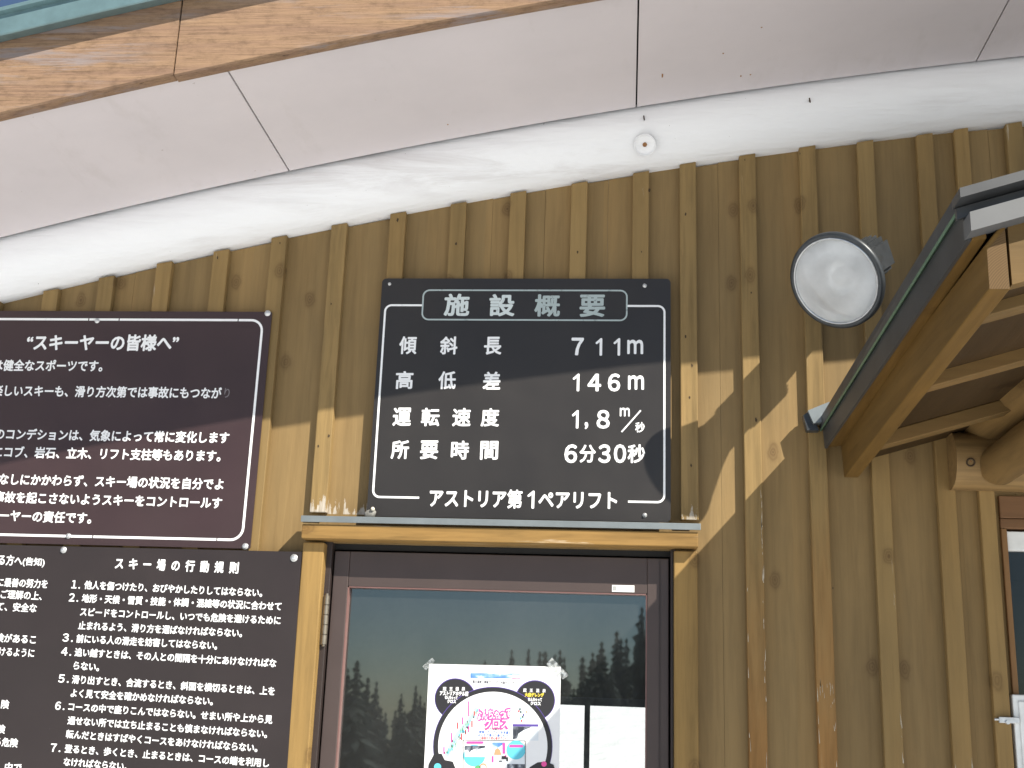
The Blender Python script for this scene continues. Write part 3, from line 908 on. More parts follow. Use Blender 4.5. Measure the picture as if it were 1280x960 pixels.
# front verge: dark cap, light plate, barge board
vg = MB(); vl = MB(); vb = MB()
def slab_front(mb, p, dz0, dz1, y0, y1, xs=0.0):
    q = p + RX * xs
    e = to_ridge(q)
    mb.loft([(q.x, y0, q.z + dz0), (q.x, y1, q.z + dz0), (q.x, y1, q.z + dz1), (q.x, y0, q.z + dz1)], [(e.x, y0, e.z + dz0), (e.x, y1, e.z + dz0), (e.x, y1, e.z + dz1), (e.x, y0, e.z + dz1)])
    a = [mirror(Vector(v)) for v in [(q.x, y0, q.z + dz0), (q.x, y1, q.z + dz0), (q.x, y1, q.z + dz1), (q.x, y0, q.z + dz1)]]
    b = [mirror(Vector(v)) for v in [(e.x - .0005, y0, e.z + dz0), (e.x - .0005, y1, e.z + dz0), (e.x - .0005, y1, e.z + dz1), (e.x - .0005, y0, e.z + dz1)]]
    mb.loft(a, b)
slab_front(vg, oB, -.0150, .001, -1.346, -1.298)
vg.build('verge_cap', M['canopy_metal'], CAN)
vr = MB(); slab_front(vr, oB, -.034, -.0155, -1.306, -1.297, .004); vr.build('verge_recess', M['canopy_metal'], CAN)
slab_front(vl, oB, -.066, -.0345, -1.336, -1.297, .0155)
vl.build('verge_plate', M['canopy_light'], CAN)
slab_front(vb, Vector((kB.x + .036, -1.3, kB.z + .055)), -.046, .055, -1.304, -1.275)
vb.build('barge_board', M['rafter'], CAN)
# gutter end at the wall
ge = MB()
c0, c1, c2, c3 = pt(1010, 513, -.06), pt(1037, 502, -.06), pt(1030, 527, -.06), pt(1017, 529, -.06)
ge.loft([c0, c3, c2, c1], [v + Vector((0, .036, 0)) for v in (c0, c3, c2, c1)])
ge.build('gutter_end', M['flash'], CAN)
gb = MB()
c0, c1, c2, c3 = pt(1004, 519, -.05), pt(1012, 514, -.05), pt(1024, 538, -.05), pt(1009, 538, -.05)
gb.loft([c0, c3, c2, c1], [v + Vector((0, .026, 0)) for v in (c0, c3, c2, c1)])
gb.build('gutter_bracket', M['dark_metal'], CAN)
# logs
def logmesh(a, b, r, seed, taper=1.0, n=24, m=24):
    mb = MB(); a, b = Vector(a), Vector(b); d = (b - a); L = d.length; d.normalize()
    u = d.orthogonal().normalized(); v = d.cross(u)
    vs, fs = [], []
    for i in range(m + 1):
        c = a + d * (L * i / m); r0 = r * (1 + (taper - 1) * i / m)
        for k in range(n):
            t = 2 * math.pi * k / n
            rj = r0 * (1 + .05 * noise.noise(Vector((i * .35 + seed, math.cos(t) * 1.5, math.sin(t) * 1.5))))
            vs.append(c + (u * math.cos(t) + v * math.sin(t)) * rj)
    for i in range(m):
        for k in range(n): fs.append((i * n + k, i * n + (k + 1) % n, (i + 1) * n + (k + 1) % n, (i + 1) * n + k))
    _, fc = mb.geo(vs, fs, 0, True)
    _, f2 = mb.geo(vs[:n], [tuple(range(n))[::-1]]); mb.geo(vs[-n:], [tuple(range(n))])
    return mb
cl = logmesh((.812, -.036, 2.205), (1.95, -.036, 2.205), .074, 1)
CL = cl.build('cross_log', M['logx'], CAN)
logmesh((.905, .0, 2.315), (.935, -1.25, 2.335), .068, 5).build('porch_log', M['log'], CAN)
l2a, l2b = Vector((.915, -.085, 2.185)), Vector((1.03, -1.15, 2.27))
L2 = logmesh(l2a, l2b, .05, 9, 1.35)
L2.build('porch_log', M['log'], CAN)
logmesh((1.84, .0, 2.345), (1.84, -1.25, 2.36), .075, 15).build('porch_log', M['log'], CAN)
q = wp(1213, 578, -.106)
rb = MB(); rb.lathe(q, (0, -1, -.25), [(0, .011), (.004, .011), (.004, .0075), (-.004, .007), (-.004, 0)], 18)
rb.build('bolt_hole', M['knot'], CL)
rb = MB(); rb.lathe(q, (0, -1, -.25), [(-.003, .0055), (.001, .005), (.0015, 0)], 8); rb.build('bolt', M['rust'], CL)

# ------------------------------------------------------------------ signs
def bolt(px, py, y, parent, r=.0075):
    p = wp(px, py, y); b = MB()
    b.lathe((p.x, y, p.z), (0, -1, 0), [(0, r * 1.35), (.0015, r * 1.3), (.0016, r * .85), (.005, r * .8), (.0062, r * .5), (.0062, 0)], 12)
    return b.build('bolt', M['bolt'], parent)

def panel(x0, x1, z0, z1, yf, th, r, mat, parent, shear=None):
    b = MB(); pts = rrect(x0, x1, z0, z1, r)
    b.slab(pts, yf, yf + th)
    return b.build('sign_panel', mat, parent)

# --- sign over the door
SY = -.030
x0, x1, z0, z1 = prect((479, 347.5), (836.8, 349), (840, 653.5), (457, 644.5), SY)
S1 = empty('facility_sign', ((x0 + x1) / 2, SY, z0), 'black sign with white figures over the brown door, its title in a rounded box', 'sign')
panel(x0, x1, z0, z1, SY, .004, .012, M['sign_black'], S1)
bm1 = MB(); LW = .0055; yb, yb1 = SY - .0006, SY - .0001
L0 = wp(482, 381, SY); L1 = wp(465, 621, SY); R0 = wp(830, 384, SY); R1 = wp(831, 628, SY)
lx_, rx_ = (L0.x + L1.x) / 2 + .001, (R0.x + R1.x) / 2
tz, bz = (L0.z + R0.z) / 2 + .001, (L1.z + R1.z) / 2
hb = prect((528.5, 362), (784, 364), (783, 401), (528.5, 399), SY)
rad = .018
gapL, gapR = wp(524, 622, SY).x, wp(785, 627, SY).x
bm1.ribbon([(hb[0], tz)] + arc(lx_ + rad, tz - rad, rad, 90, 180) + arc(lx_ + rad, bz + rad, rad, 180, 270) + [(gapL, bz)], LW, yb, yb1)
bm1.build('border_line', M['letter'], S1); bm1 = MB()
bm1.ribbon([(hb[1], tz)] + arc(rx_ - rad, tz - rad, rad, 90, 0) + arc(rx_ - rad, bz + rad, rad, 0, -90) + [(gapR, bz)], LW, yb, yb1)
bm1.build('border_line', M['letter'], S1)
bm1 = MB(); bm1.ribbon(rrect(hb[0], hb[1], hb[2], hb[3], .018), .0042, yb - .0001, yb1, closed=True)
bm1.build('title_box', M['letter_faded'], S1, 'faded rounded outline around the sign title')
def row(chars, centres, y0_, slope_, h, wd, mat, name='text_line', bold=.026, parent=S1, Y=SY):
    for ch, cx in zip(chars, centres):
        cy = y0_ + slope_ * (cx - centres[0])
        text(ch, (cx - wd / 2, cy), (cx + wd / 2, cy), h, Y - .0006, mat, parent, name, bold, True)
row('施設', (571, 627.5), 381, .0075, 28, 32, M['letter_dull'], 'heading', .03)
row('概要', (684, 740.5), 381.8, .0075, 28, 32, M['letter_faded'], 'heading', .028)
row('傾斜長', (510, 561, 616), 431.5, .006, 22.5, 22, M['letter'])
row('高低差', (505.5, 559, 614.5), 475, .006, 22.5, 22, M['letter'])
row('運転速度', (502.5, 538, 577, 612.5), 521, .006, 23, 23, M['letter'])
row('所要時間', (500, 536.5, 575, 611.5), 562, .008, 23.5, 22.5, M['letter'])
def glyph(ch, cx, cy, w_, h, bold=.022, mat=None, parent=S1, Y=SY, name='text_line'):
    text(ch, (cx - w_ / 2, cy), (cx + w_ / 2, cy + .008 * w_), h, Y - .0006, mat or M['letter'], parent, name, bold, True)
for ch, cx, cy, w_, h in (('7', 722, 433, 15.5, 22), ('1', 748.5, 433.5, 8.5, 22), ('1', 771, 433.5, 8.5, 22), ('m', 794, 433.5, 20, 18),
                          ('1', 720, 478, 8.5, 22), ('4', 743, 478, 17, 22), ('6', 767.5, 478, 15.5, 22.5), ('m', 795, 478, 20, 18),
                          ('1', 719, 524, 8.5, 23), (',', 733, 532, 4.5, 9), ('8', 754, 524, 16.5, 23.5), ('m', 781, 515, 12.5, 11), ('秒', 800, 534, 12, 13),
                          ('6', 713.5, 567, 16, 23.5), ('分', 734.5, 567, 20.5, 22.5), ('3', 755.5, 567, 15.5, 23.5), ('0', 775, 567, 15.5, 23.5), ('秒', 795.5, 567, 22, 23.5)):
    glyph(ch, cx, cy, w_, h, .03 if ch.isdigit() or ch in 'm,' else .026)
sl = MB(); a, b = wp(777, 540, SY), wp(801, 513, SY); sl.ribbon([(a.x, a.z), (b.x, b.z)], .004, yb, yb1); sl.build('slash', M['letter'], S1)
text('アストリア第', (537, 622.3), (653, 624), 23, SY - .0006, M['letter'], S1, 'text_line', .032)
text('ペアリフト', (673, 624.2), (771.5, 625.5), 23, SY - .0006, M['letter'], S1, 'text_line', .032)
glyph('1', 663.5, 624.5, 9, 22.5, .03)
for (px, py, r) in ((806, 357, .0045), (806, 644, .0045), (487, 355, .0035)): bolt(px, py, SY, S1, r)
lu = MB(); p = wp(463, 641, -.045)
bmesh.ops.create_icosphere(lu.bm, subdivisions=3, radius=.015, matrix=Matrix.Translation((p.x - .001, -.040, p.z - .004)) @ Matrix.Diagonal((1, .6, .75, 1)))
for v in lu.bm.verts: v.co += Vector((noise.noise(v.co * 60), 0, noise.noise(v.co * 60 + Vector((9, 9, 9))))) * .006
for f in lu.bm.faces: f.smooth = True
LU = lu.build('sealant_lump', M['lump'], S1)
p = wp(465.5, 636, -.055); cp = MB(); cp.lathe((p.x, -.047, p.z), (0, -1, .1), [(0, .005), (.006, .005), (.008, .003), (.0085, 0)], 12); cp.build('bolt_cap', M['cream'], LU)

# --- big notice at the left
N1Y = -.031
x0, x1, z0, z1 = -2.42, (wp(340.6, 390, N1Y).x + wp(312, 686, N1Y).x) / 2, (wp(100, 680, N1Y).z + wp(300, 686.5, N1Y).z) / 2, (wp(10, 390, N1Y).z + wp(330, 388.3, N1Y).z) / 2
S2 = empty('skier_notice', (-1.7, N1Y, z0), 'brown notice with white rounded border and quoted title, above the numbered rules', 'sign')
panel(x0, x1, z0, z1, N1Y, .003, .004, M['sign_brown'], S2)
b_ = MB(); yb, yb1 = N1Y - .0006, N1Y - .0001
bx1 = (wp(328.5, 410, N1Y).x + wp(303.5, 656, N1Y).x) / 2
btz = (wp(60, 401, N1Y).z + wp(300, 398.3, N1Y).z) / 2
bbz = (wp(60, 668.5, N1Y).z + wp(270, 675.5, N1Y).z) / 2
br = .032; LW = .0065
ticks_t = [wp(149, 400, N1Y).x, wp(298, 398, N1Y).x, wp(111, 400, N1Y).x]
ticks_b = [wp(116, 671, N1Y).x, wp(271, 676, N1Y).x]
def broken(xa, xb, z, ticks):
    cuts = sorted([t for t in ticks if xa < t < xb]); xs_ = [xa]
    segs = []
    for t in cuts: segs.append((xs_[-1], t - .0015)); xs_.append(t + .0015)
    segs.append((xs_[-1], xb))
    for s0, s1 in segs: b_.ribbon([(s0, z), (s1, z)], LW, yb, yb1)
broken(x0 + .06, bx1 - br, btz, ticks_t); broken(x0 + .06, bx1 - br, bbz, ticks_b)
b_.ribbon(arc(bx1 - br, btz - br, br, 90, 0) + arc(bx1 - br, bbz + br, br, 0, -90), LW, yb, yb1)
b_.build('border_line', M['letter'], S2)
Y2 = N1Y - .0006
text('“スキーヤーの皆様へ”', (33.3, 428), (223.5, 428.5), 20, Y2, M['letter'], S2, 'heading', .034)
text('は健全なスポーツです。', (-8, 456.5), (128.5, 457.5), 14, Y2, M['letter'], S2, bold=.03)
text('楽しいスキーも、滑り方次第では事故にもつなが', (-9, 488), (277, 491.5), 14, Y2, M['letter'], S2, bold=.03)
text('り', (280.5, 491), (287, 491.5), 12, Y2, M['letter_ghost'], S2, bold=.01, ink_fit=True)['label'] = 'half worn away last character'
text('のコンデションは、気象によって常に変化します', (-6, 542.2), (286.5, 547.2), 14, Y2, M['letter'], S2, bold=.03)
text('にコブ、岩石、立木、リフト支柱等もあります。', (-8, 564.5), (276, 570), 14, Y2, M['letter'], S2, bold=.03)
text('なしにかかわらず、スキー場の状況を自分でよ', (-1, 598.7), (279.5, 605.3), 14, Y2, M['letter'], S2, bold=.03)
text('事故を起こさないようスキーをコントロールす', (-7, 621), (277.5, 628.8), 14, Y2, M['letter'], S2, bold=.03)
text('キーヤーの責任です。', (-14, 643.7), (114.5, 647.8), 14, Y2, M['letter'], S2, bold=.03)
for (px, py, r) in ((334.5, 391.5, .0065), (121.5, 401, .0055), (85.5, 670, .0055), (306.5, 683, .0065)): bolt(px, py, N1Y, S2, r)

# --- rules board underneath
N2Y = -.036
x0, x1, z0, z1 = -2.42, wp(377.5, 692, N2Y).x - .001, 1.12, (wp(100, 682, N2Y).z + wp(370, 691, N2Y).z) / 2
xb = wp(359, 960, N2Y).x; zb_ = wp(359, 960, N2Y).z
S3 = empty('rules_board', (-1.7, N2Y, z0), 'dark board of numbered white rules, left of the brown door', 'sign')
bb = MB(); dx_ = (xb - x1) / (z1 - zb_) * (z1 - z0)
bb.slab([(x0, z0), (x1 + dx_, z0), (x1, z1), (x0, z1)], N2Y, N2Y + .004)
bb.build('sign_panel', M['board_brown'], S3)
Y3 = N2Y - .0006
for ch, xa, xb_ in zip('スキー場の行動規則', (485, 543, 603, 660, 722, 780, 843, 903, 965), (520, 580, 637, 697, 757, 820, 880, 942, 1005)):
    yy = 704 + (xa - 485) / 520 * 5.8
    text(ch, (xa / 3.368, yy), (xb_ / 3.368, yy + .35), 14.2 if ch != 'ー' else 14.2, Y3, M['letter'], S3, 'heading', .036)
BT = [
      ('他人を傷つけたり、おびやかしたりしてはならない。', 105.4, 731, 328, 741, 10.6, .03),
      ('地形・天候・雪質・技能・体調・混雑等の状況に合わせて', 102.4, 747.7, 351.8, 758, 10.6, .03),
      ('スピードをコントロールし、いつでも危険を避けるために', 100.3, 764.6, 350.8, 775.6, 10.6, .03),
      ('止まれるよう、滑り方を選ばなければならない。', 98, 781.5, 302.8, 791.4, 10.6, .03),
      ('前にいる人の滑走を妨害してはならない。', 95.6, 798, 271.7, 807, 10.6, .03),
      ('追い越すときは、その人との間隔を十分にあけなければな', 93.5, 815, 345.5, 829, 10.6, .03),
      ('らない。', 92, 831.6, 124.2, 834, 10.6, .03),
      ('滑り出すとき、合流するとき、斜面を横切るときは、上を', 90, 849, 343.6, 864, 10.6, .03),
      ('よく見て安全を確かめなければならない。', 88.5, 866, 266.3, 876.6, 10.6, .03),
      ('コースの中で座りこんではならない。せまい所や上から見', 85.5, 883, 340.6, 899.5, 10.6, .03),
      ('通せない所では立ち止まることも慎まなければならない。', 84.6, 900.3, 334, 917.5, 10.6, .03),
      ('転んだときはすばやくコースをあけなければならない。', 82.5, 917.3, 322, 935, 10.6, .03),
      ('登るとき、歩くとき、止まるときは、コースの端を利用し', 80.8, 935.5, 336.4, 954, 10.6, .03),
      ('なければならない。', 79.6, 951.8, 158.8, 958.3, 10.6, .03),
      ('る方へ', -2, 699.5, 28, 701, 13, .026), ('(告知)', 28.5, 701.3, 56, 702.8, 10, .026),
      ('に最善の努力を', -3, 727.5, 59.6, 730, 11, .026), ('ご理解の上、', 1, 742.5, 52.5, 745, 11, .026), ('て、安全な', -4, 757.7, 46, 760.2, 11, .026),
      ('険があるこ', -5, 797, 45, 799.5, 11, .026), ('けるように', -1, 814, 43, 816.5, 11, .026), ('険', 1.5, 880, 11.5, 880.7, 11, .026), ('険', -3.5, 911, 6.6, 911.7, 11, .026),
      ('る危険', -7, 926.5, 22.5, 929, 11, .026), ('中で', 6, 958.5, 27, 959.5, 11, .026)]
for (s_, xa, ya, xb_, yb_, h, bo_) in BT:
    text(s_, (xa, ya), (xb_, yb_), h, Y3, M['letter'], S3, 'heading' if '規則' in s_ else 'text_line', bo_)
for (s_, xa, xb_, yc) in (('1.', 89.5, 100.5, 730.3), ('2.', 86.3, 98.2, 746.6), ('3.', 78.3, 91.5, 796.8), ('4.', 76.5, 89.5, 814.2), ('5.', 73, 86.3, 848), ('6.', 69, 81, 882), ('7.', 63.3, 76, 934.5)):
    text(s_, (xa, yc), (xb_, yc + .5), 10.5, Y3, M['letter'], S3, 'rule_number', .03, True)
for (px, py, r) in ((79.5, 687.5, .0065), (367.5, 697.5, .0075)): bolt(px, py, N2Y, S3, r)

# ------------------------------------------------------------------ poster on the door glass
PY = .0325
PO = empty('race_poster', (wp(616, 900, PY).x, PY, 1.2), 'white poster with a big black ring and pink lettering taped on the door glass', 'poster')
a, b = wp(536.3, 829.8, PY), wp(701, 833.5, PY); c, d = wp(699, 960, PY), wp(530, 960, PY)
dxl = (d.x - a.x) / (a.z - d.z); dxr = (c.x - b.x) / (b.z - c.z)
zlow = 1.18
pp = MB(); pp.slab([(a.x, a.z), (b.x, b.z), (b.x + dxr * (b.z - zlow), zlow), (a.x + dxl * (a.z - zlow), zlow)], PY, PY + .0006)
pp.build('paper', M['paper'], PO)
art = MB()
AM = ['ink_black', 'ink_pink', 'ink_cyan', 'print_sky', 'ink_pale', 'print_trees', 'ink_orange', 'ink_snow', 'ink_violet', 'ink_grey', 'paper', 'ink_green', 'ink_red', 'ink_map']
AI = {k: i for i, k in enumerate(AM)}
def ly(k): return PY - .0003 * k
def circ(cx, cy, r, mi, k, n=48, a0=0, a1=360):
    P = [wp(cx + r * math.cos(math.radians(a0 + (a1 - a0) * q / n)), cy + r * math.sin(math.radians(a0 + (a1 - a0) * q / n)), ly(k)) for q in range(n)]
    art.disc([tuple(p) for p in P][::-1], AI[mi])
def poly(pts, mi, k): art.disc([tuple(wp(x, y, ly(k))) for x, y in pts][::-1], AI[mi])
def prr(x0, y0, x1, y1, mi, k, r=0):
    if r:
        pts = [(x, y) for x, y in rrect(x0, x1, y0, y1, r, 4)][::-1]
        poly(pts, mi, k)
    else: poly([(x0, y0), (x1, y0 + .01 * (x1 - x0)), (x1, y1 + .01 * (x1 - x0)), (x0, y1)], mi, k)
circ(569, 873.5, 25.8, 'ink_violet', 1); circ(569, 873.7, 24.9, 'ink_black', 2)
circ(668.7, 875.3, 25.2, 'ink_violet', 1); circ(668.7, 875.5, 24.3, 'ink_black', 2)
circ(616, 933, 74.6, 'ink_violet', 3, 72); circ(616, 933.3, 74.0, 'ink_black', 4, 72); circ(616, 933, 68.3, 'paper', 5, 72)
# dark patches at the foot of the ring
poly([(543, 942), (552, 942), (556, 950), (566, 952), (570, 962), (567, 975), (534, 975), (536, 955)], 'ink_black', 6)
poly([(658, 975), (662, 959), (672, 953), (682, 952), (692, 956), (697, 975)], 'ink_black', 6)
circ(547, 958.5, 4.5, 'ink_cyan', 7, 20); circ(680, 955, 3.4, 'ink_pink', 7, 16)
prr(588, 841.3, 650, 847.6, 'print_sky', 1); prr(640, 843, 650, 846.8, 'ink_pale', 2); prr(640, 848.1, 650, 848.9, 'ink_red', 2)
# course map strip with little flags
poly([(594, 884), (598, 886), (588, 903), (578, 916), (572, 925), (566, 938), (560, 946), (556, 944), (562, 930), (570, 916), (580, 904), (588, 894)], 'ink_map', 6)
for (x, y, h) in ((586, 886, 19), (578, 901, 9), (572, 907, 8), (564.5, 922, 12), (555, 938, 9), (590, 905, 8), (586, 911, 9), (582, 915, 6), (577, 921, 8), (593, 893, 8)):
    prr(x - .8, y - h / 2, x + .8, y + h / 2, 'ink_red' if h < 9 else 'ink_pink', 7)
rp = random.Random(5)
for k in range(60):
    t = rp.random(); x = 596 - 38 * t + rp.uniform(-3, 3); y = 888 + 56 * t + rp.uniform(-3, 3)
    prr(x - .5, y - 1.2, x + .5, y + 1.2, rp.choice(['ink_green', 'ink_grey', 'ink_cyan', 'ink_black']), 8)
# photo prints at the right
prr(641.5, 881, 662, 902, 'ink_pale', 6, 2)
for (x, y, mi) in ((650, 886.5, 'ink_black'), (648.5, 889, 'ink_red'), (651, 890, 'ink_black'), (654.5, 893.5, 'ink_violet'), (653.5, 896, 'ink_black'), (651, 898, 'ink_cyan'), (658.5, 890, 'ink_orange'), (652, 901, 'ink_red')):
    prr(x - .9, y - 1.3, x + .9, y + 1.3, mi, 7)
prr(641, 905, 673, 925.5, 'ink_snow', 6); prr(641, 905, 673, 908, 'ink_violet', 7)
poly([(641, 908.2), (664, 908.6), (654, 913), (648, 917), (646.5, 923), (641, 924)], 'print_trees', 8)
# framed photo panel
fx0, fy0, fx1, fy1 = 578.5, 924.5, 657, 980
poly([(fx0, fy0), (fx1, fy0 + 1.2), (fx1, fy0 + 2), (fx0, fy0 + .8)], 'ink_black', 7)
poly([(fx0, fy0), (fx0 + .8, fy0), (fx0 + .8, fy1), (fx0, fy1)], 'ink_black', 8); poly([(fx1 - .8, fy0 + 1.2), (fx1, fy0 + 1.2), (fx1, fy1), (fx1 - .8, fy1)], 'ink_black', 8)
circ(593, 944.5, 13.6, 'ink_cyan', 7); prr(583, 926.6, 604.5, 929.6, 'ink_pink', 9, 1.4)
prr(581, 932, 606.5, 946, 'ink_snow', 8); poly([(581, 932), (606.5, 932.3), (606.5, 934.5), (599, 936), (596, 939.5), (594, 936), (589, 938), (587, 941), (585, 937), (581, 938)], 'print_trees', 9)
prr(615.5, 928, 633, 942, 'ink_snow', 7); poly([(615.5, 928), (632, 928), (628, 931), (622, 935), (615.5, 934.5)], 'print_sky', 8)
poly([(617.5, 943.5), (619, 937), (622, 935), (625, 937.5), (627, 943.5)], 'ink_orange', 9); prr(628.2, 929, 631.6, 942, 'ink_pink', 9)
circ(645, 937.5, 11.8, 'ink_cyan', 8); prr(636.5, 931, 654, 934.2, 'ink_pink', 9, 1.5)
prr(613, 944, 656, 958, 'ink_snow', 6)
for (x, y, w_, h, mi) in ((630, 947, 6, 4, 'ink_black'), (627, 950, 4, 4, 'ink_grey'), (634, 949, 2.4, 5, 'ink_black'), (625.5, 951.5, 4, 1.2, 'ink_black'), (632, 945, 2.4, 2.4, 'ink_pink')): prr(x - w_ / 2, y - h / 2, x + w_ / 2, y + h / 2, mi, 9)
prr(634, 955, 656, 968, 'print_trees', 7); prr(614.5, 945, 617, 953, 'ink_pink', 7)
circ(604, 958.5, 4.5, 'ink_orange', 9, 20); circ(604, 959.3, 3.2, 'paper', 10, 20); circ(597.5, 960.5, 4, 'ink_green', 9, 16)
art.build('artwork', [M[k] for k in AM], PO)
def pt_text(s_, x0, y0, x1, y1, h, mat, k=8, bold=.03): text(s_, (x0, y0), (x1, y1), h, ly(k), M[mat], PO, 'text_line', bold)
pt_text('蔵王温泉　横倉ゲレンデ　大森ゲレンデ', 590.7, 852, 643, 853.6, 3.6, 'ink_text', 2, .02)
for s_, x0, x1, y in (('蔵', 553.5, 558, 861), ('王', 561.5, 566, 861), ('温', 569.2, 573.7, 861), ('泉', 577, 581.5, 861)): pt_text(s_, x0, y, x1, y, 4.6, 'paper', 5, .04)
pt_text('アストリアホテル前', 549.7, 866.4, 585.5, 867.2, 5.6, 'paper', 5, .06)
pt_text('なんちゃって', 556, 871.5, 572, 872.5, 4.6, 'paper', 5, .06); pt_text('クロス', 559, 876.5, 570, 877, 4.6, 'paper', 5, .06)
for s_, x0, x1, y in (('蔵', 654, 658.2, 862.8), ('王', 662, 666.2, 863), ('温', 670, 674.2, 863.2), ('泉', 678, 682.2, 863.4)): pt_text(s_, x0, y, x1, y, 4.4, 'paper', 5, .04)
pt_text('大森ゲレンデ', 656, 868.3, 680, 868.9, 5.0, 'ink_yellow', 5, .05)
pt_text('なんちゃって', 660, 874, 677.5, 874.6, 4.6, 'paper', 5, .06); pt_text('クロス', 663, 879, 676, 879.6, 4.6, 'paper', 5, .06)
for (s_, x0, y0, x1, y1, h) in (('なんちゃって', 595.5, 894.0, 638.5, 891.0, 12.5), ('クロス', 604.5, 904.5, 636, 904.3, 13)):
    for bo_, mt, k in ((.17, 'ink_pink', 7), (.015, 'paper', 9)): pt_text(s_, x0, y0, x1, y1, h, mt, k, bo_)
pt_text('とっても楽しい！', 606, 911.2, 629, 911.6, 3.6, 'ink_text', 7, .02)
pt_text('ご家族、カップル、お友達と', 596, 914.8, 638.5, 915.8, 3.6, 'ink_blue', 7, .02)
pt_text('みんなで滑ろう楽しもう！', 597.5, 918.8, 636.5, 919.6, 3.6, 'ink_blue', 7, .02)
pt_text('上級者から初心者までＯＫ！', 599, 922.4, 635, 923.1, 3.4, 'ink_red', 7, .02)
for pts in (((683, 830), (690, 822), (711, 844), (704, 849.5)), ((528, 833), (540, 822), (544, 826), (532, 838))):
    tp = MB(); P = [wp(x, y, PY - .0042) for x, y in pts]
    tp.slab([(p.x, p.z) for p in P], PY - .0042, PY - .0040)
    tp.build('clear_tape', M['tape'], PO)

# ------------------------------------------------------------------ floodlight
LC = wp(1047, 350, -.36)
tocam = (EYE - LC).normalized()
side = (R_ * -.83 + U_ * -.55).normalized()
ang = math.radians(35)
AX = (tocam * math.cos(ang) + side * math.sin(ang)).normalized()
FL = empty('floodlight', (LC.x, -.36, LC.z), 'round floodlight with a dusty white glass on the boards beside the porch roof', 'lamp')
Rr = .1155
hs = MB()
hs.lathe(LC, AX, [(.004, Rr * .88), (.012, Rr * .90), (.014, Rr * .97), (.010, Rr * 1.02), (.002, Rr * 1.03), (-.006, Rr * 1.0), (-.03, Rr * .82), (-.07, Rr * .55), (-.095, Rr * .42), (-.17, Rr * .38), (-.171, 0)], 56)
hs.build('housing', M['dark_metal'], FL)
ri = MB(); ri.lathe(LC, AX, [(.0125, Rr * .925), (.0155, Rr * .915), (.0155, Rr * .895), (.012, Rr * .885)], 56); ri.build('trim_ring', M['bolt'], FL)
rl = MB(); rl.lathe(LC, AX, [(.0105, Rr * .885), (-.012, Rr * .80), (-.038, Rr * .62), (-.058, Rr * .40), (-.068, Rr * .18), (-.069, 0)], 48); rl.build('reflector', M['reflector'], FL)
bu = MB(); bu.lathe(LC - AX * .066, AX, [(0, .012), (.012, .013), (.018, .019), (.034, .025), (.05, .022), (.058, .012), (.060, 0)], 24); bu.build('bulb', M['bulb'], FL)
le = MB(); le.lathe(LC, AX, [(.0115, Rr * .89), (.015, Rr * .82), (.021, Rr * .58), (.025, Rr * .3), (.026, 0)], 48); le.build('lens', M['lens'], FL)
fi = MB(); uu = AX.cross(Vector((0, 0, 1))).normalized(); v2 = AX.cross(uu)
for k in range(8):
    o_ = (k - 3.5) * .012
    hw = math.sqrt(max(.0002, (Rr * .45) ** 2 - o_ ** 2))
    P = []
    for (h_, s_) in ((-.125, -1), (-.218, -1), (-.218, 1), (-.125, 1)):
        P.append(LC + AX * h_ + v2 * (hw * s_) + uu * (o_ - .002))
    fi.loft(P, [p + uu * .004 for p in P])
fi.build('cooling_fin', M['dark_metal'], FL)
ym = MB()
wallp = wp(1050, 372, -.001)
b0 = LC - AX * .15 - UP * .02
e_ = (wallp - b0).normalized(); sd_ = e_.cross(UP).normalized() * .03; up_ = sd_.cross(e_).normalized() * .012
ym.loft([b0 - sd_ - up_, b0 + sd_ - up_, b0 + sd_ + up_, b0 - sd_ + up_], [wallp - sd_ - up_, wallp + sd_ - up_, wallp + sd_ + up_, wallp - sd_ + up_])
ym.box(wallp.x - .035, wallp.x + .035, -.012, .001, wallp.z - .05, wallp.z + .05, 0, .003)
ym.build('bracket', M['dark_metal'], FL)

# ------------------------------------------------------------------ conifers across the slope (seen in the door glass)
rt = random.Random(11)
def conifer(h, r, seed):
    q = random.Random(seed)
    tr = MB(); tr.cyl((0, 0, -.6), (0, 0, h * .95), h * .022, .01, 8)
    cr = MB()
    nl = int(h * 4.5)
    for i in range(nl):
        f = i / nl
        z = h * (.03 + .965 * f)
        rad = r * (1 - f) ** 1.05 * q.uniform(.7, 1.2) + .03
        nb = max(5, int(16 * (1 - f) + 5))
        for k in range(nb):
            t = 2 * math.pi * (k + q.random()) / nb
            l = rad * q.uniform(.45, 1.3); dr_ = l * q.uniform(.25, .7); wd = .12 * l + .05
            dx, dy = math.cos(t), math.sin(t); px_, py_ = -dy, dx
            cr.geo([(0, 0, z + .12), (dx * l * .5 + px_ * wd, dy * l * .5 + py_ * wd, z - dr_ * .4), (dx * l, dy * l, z - dr_), (dx * l * .5 - px_ * wd, dy * l * .5 - py_ * wd, z - dr_ * .4), (dx * l * .55, dy * l * .55, z - dr_ - .12)], [(0, 1, 2, 3), (0, 4, 2, 1), (0, 3, 2, 4)])
    return tr, cr
spots = []
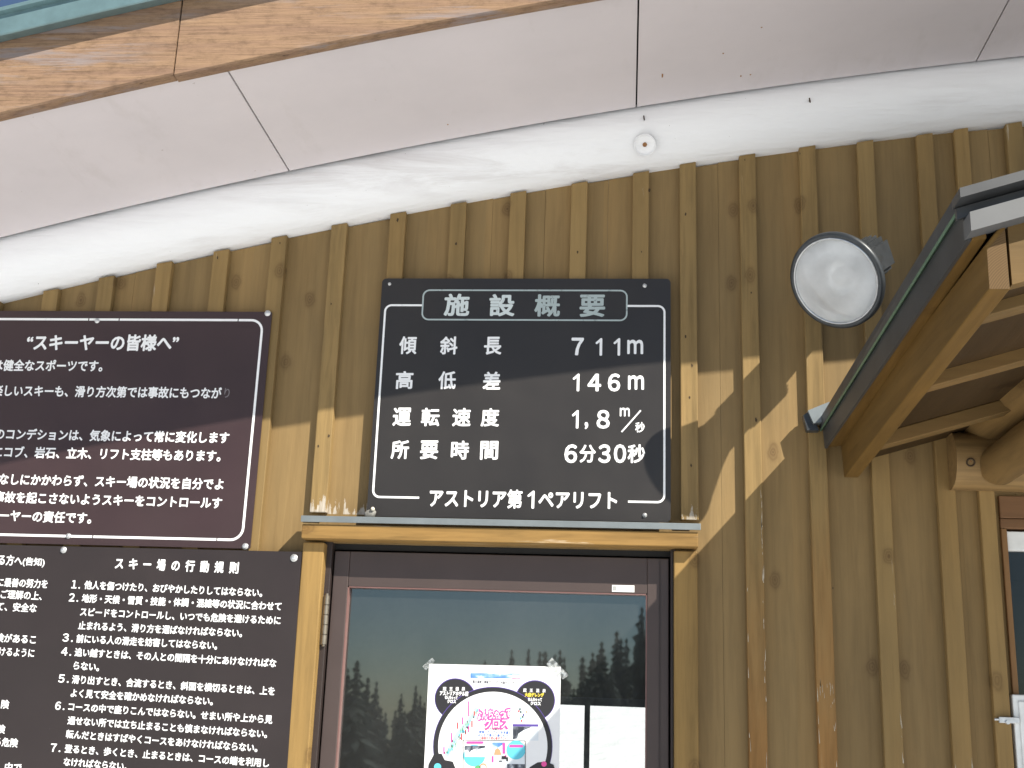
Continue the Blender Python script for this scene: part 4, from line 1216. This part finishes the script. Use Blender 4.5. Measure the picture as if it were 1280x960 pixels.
def reflect_at(px, py, dist):
    """where something mirrored in the pane at this photo point stands, at y = -dist"""
    g_ = wp(px, py, GY); v = Vector((g_.x - EYE.x, g_.y - EYE.y, g_.z - EYE.z)); v.y = -v.y
    t = (-dist - g_.y) / v.y
    return g_ + v * t
TL = [(640, 822), (655, 824), (668, 815), (682, 810), (694, 812), (706, 806), (718, 812), (728, 805), (741, 795), (752, 806), (765, 800), (776, 803), (789, 788), (802, 772), (622, 830), (606, 838), (590, 842),
      (575, 848), (560, 852), (545, 850), (532, 857), (520, 862), (508, 858), (496, 866), (484, 862), (470, 862), (447, 820), (460, 850), (434, 845), (648, 826), (661, 823), (675, 818), (688, 820), (700, 818), (712, 816), (723, 815), (735, 806), (747, 812), (759, 806), (771, 800), (783, 796), (795, 785), (552, 856), (526, 866), (502, 868), (478, 868), (454, 862), (815, 765), (830, 770), (420, 850)]
protos = []
for i, (px, py) in enumerate(TL):
    dist = rt.uniform(38, 56)
    if px == 447: dist = 34
    tp_ = reflect_at(px, py, dist)
    gz = ground_z(tp_.x, -dist)
    h = tp_.z - gz
    lone = px == 447
    o = empty('conifer_tree', (tp_.x, -dist, gz), 'dark conifer mirrored at the left edge of the door glass, standing above its neighbours' if lone else 'dark conifer of the treeline mirrored in the door glass', 'tree', None if lone else 'conifers mirrored in the door glass')
    if lone: pass
    if i < 4 or lone:
        tr, cr = conifer(10.0, 2.1 + .55 * (i % 3), 40 + i)
        pr = []
        for nm, mb, mt in (('trunk', tr, 'bark'), ('crown', cr, 'needles')):
            me = bpy.data.meshes.new(nm); mb.bm.to_mesh(me); mb.bm.free(); me.materials.append(M[mt]); pr.append((nm, me))
        protos.append(pr)
    else: pr = protos[i % 4]
    for nm, me in pr:
        c = bpy.data.objects.new(nm, me); COL.objects.link(c); c.parent = o
    o.scale = (h / 10 * rt.uniform(.8, 1.35),) * 2 + (h / 10 * (1.0 if lone else rt.uniform(.88, 1.06)),)
    o.rotation_euler = (0, 0, rt.uniform(0, 6.28))
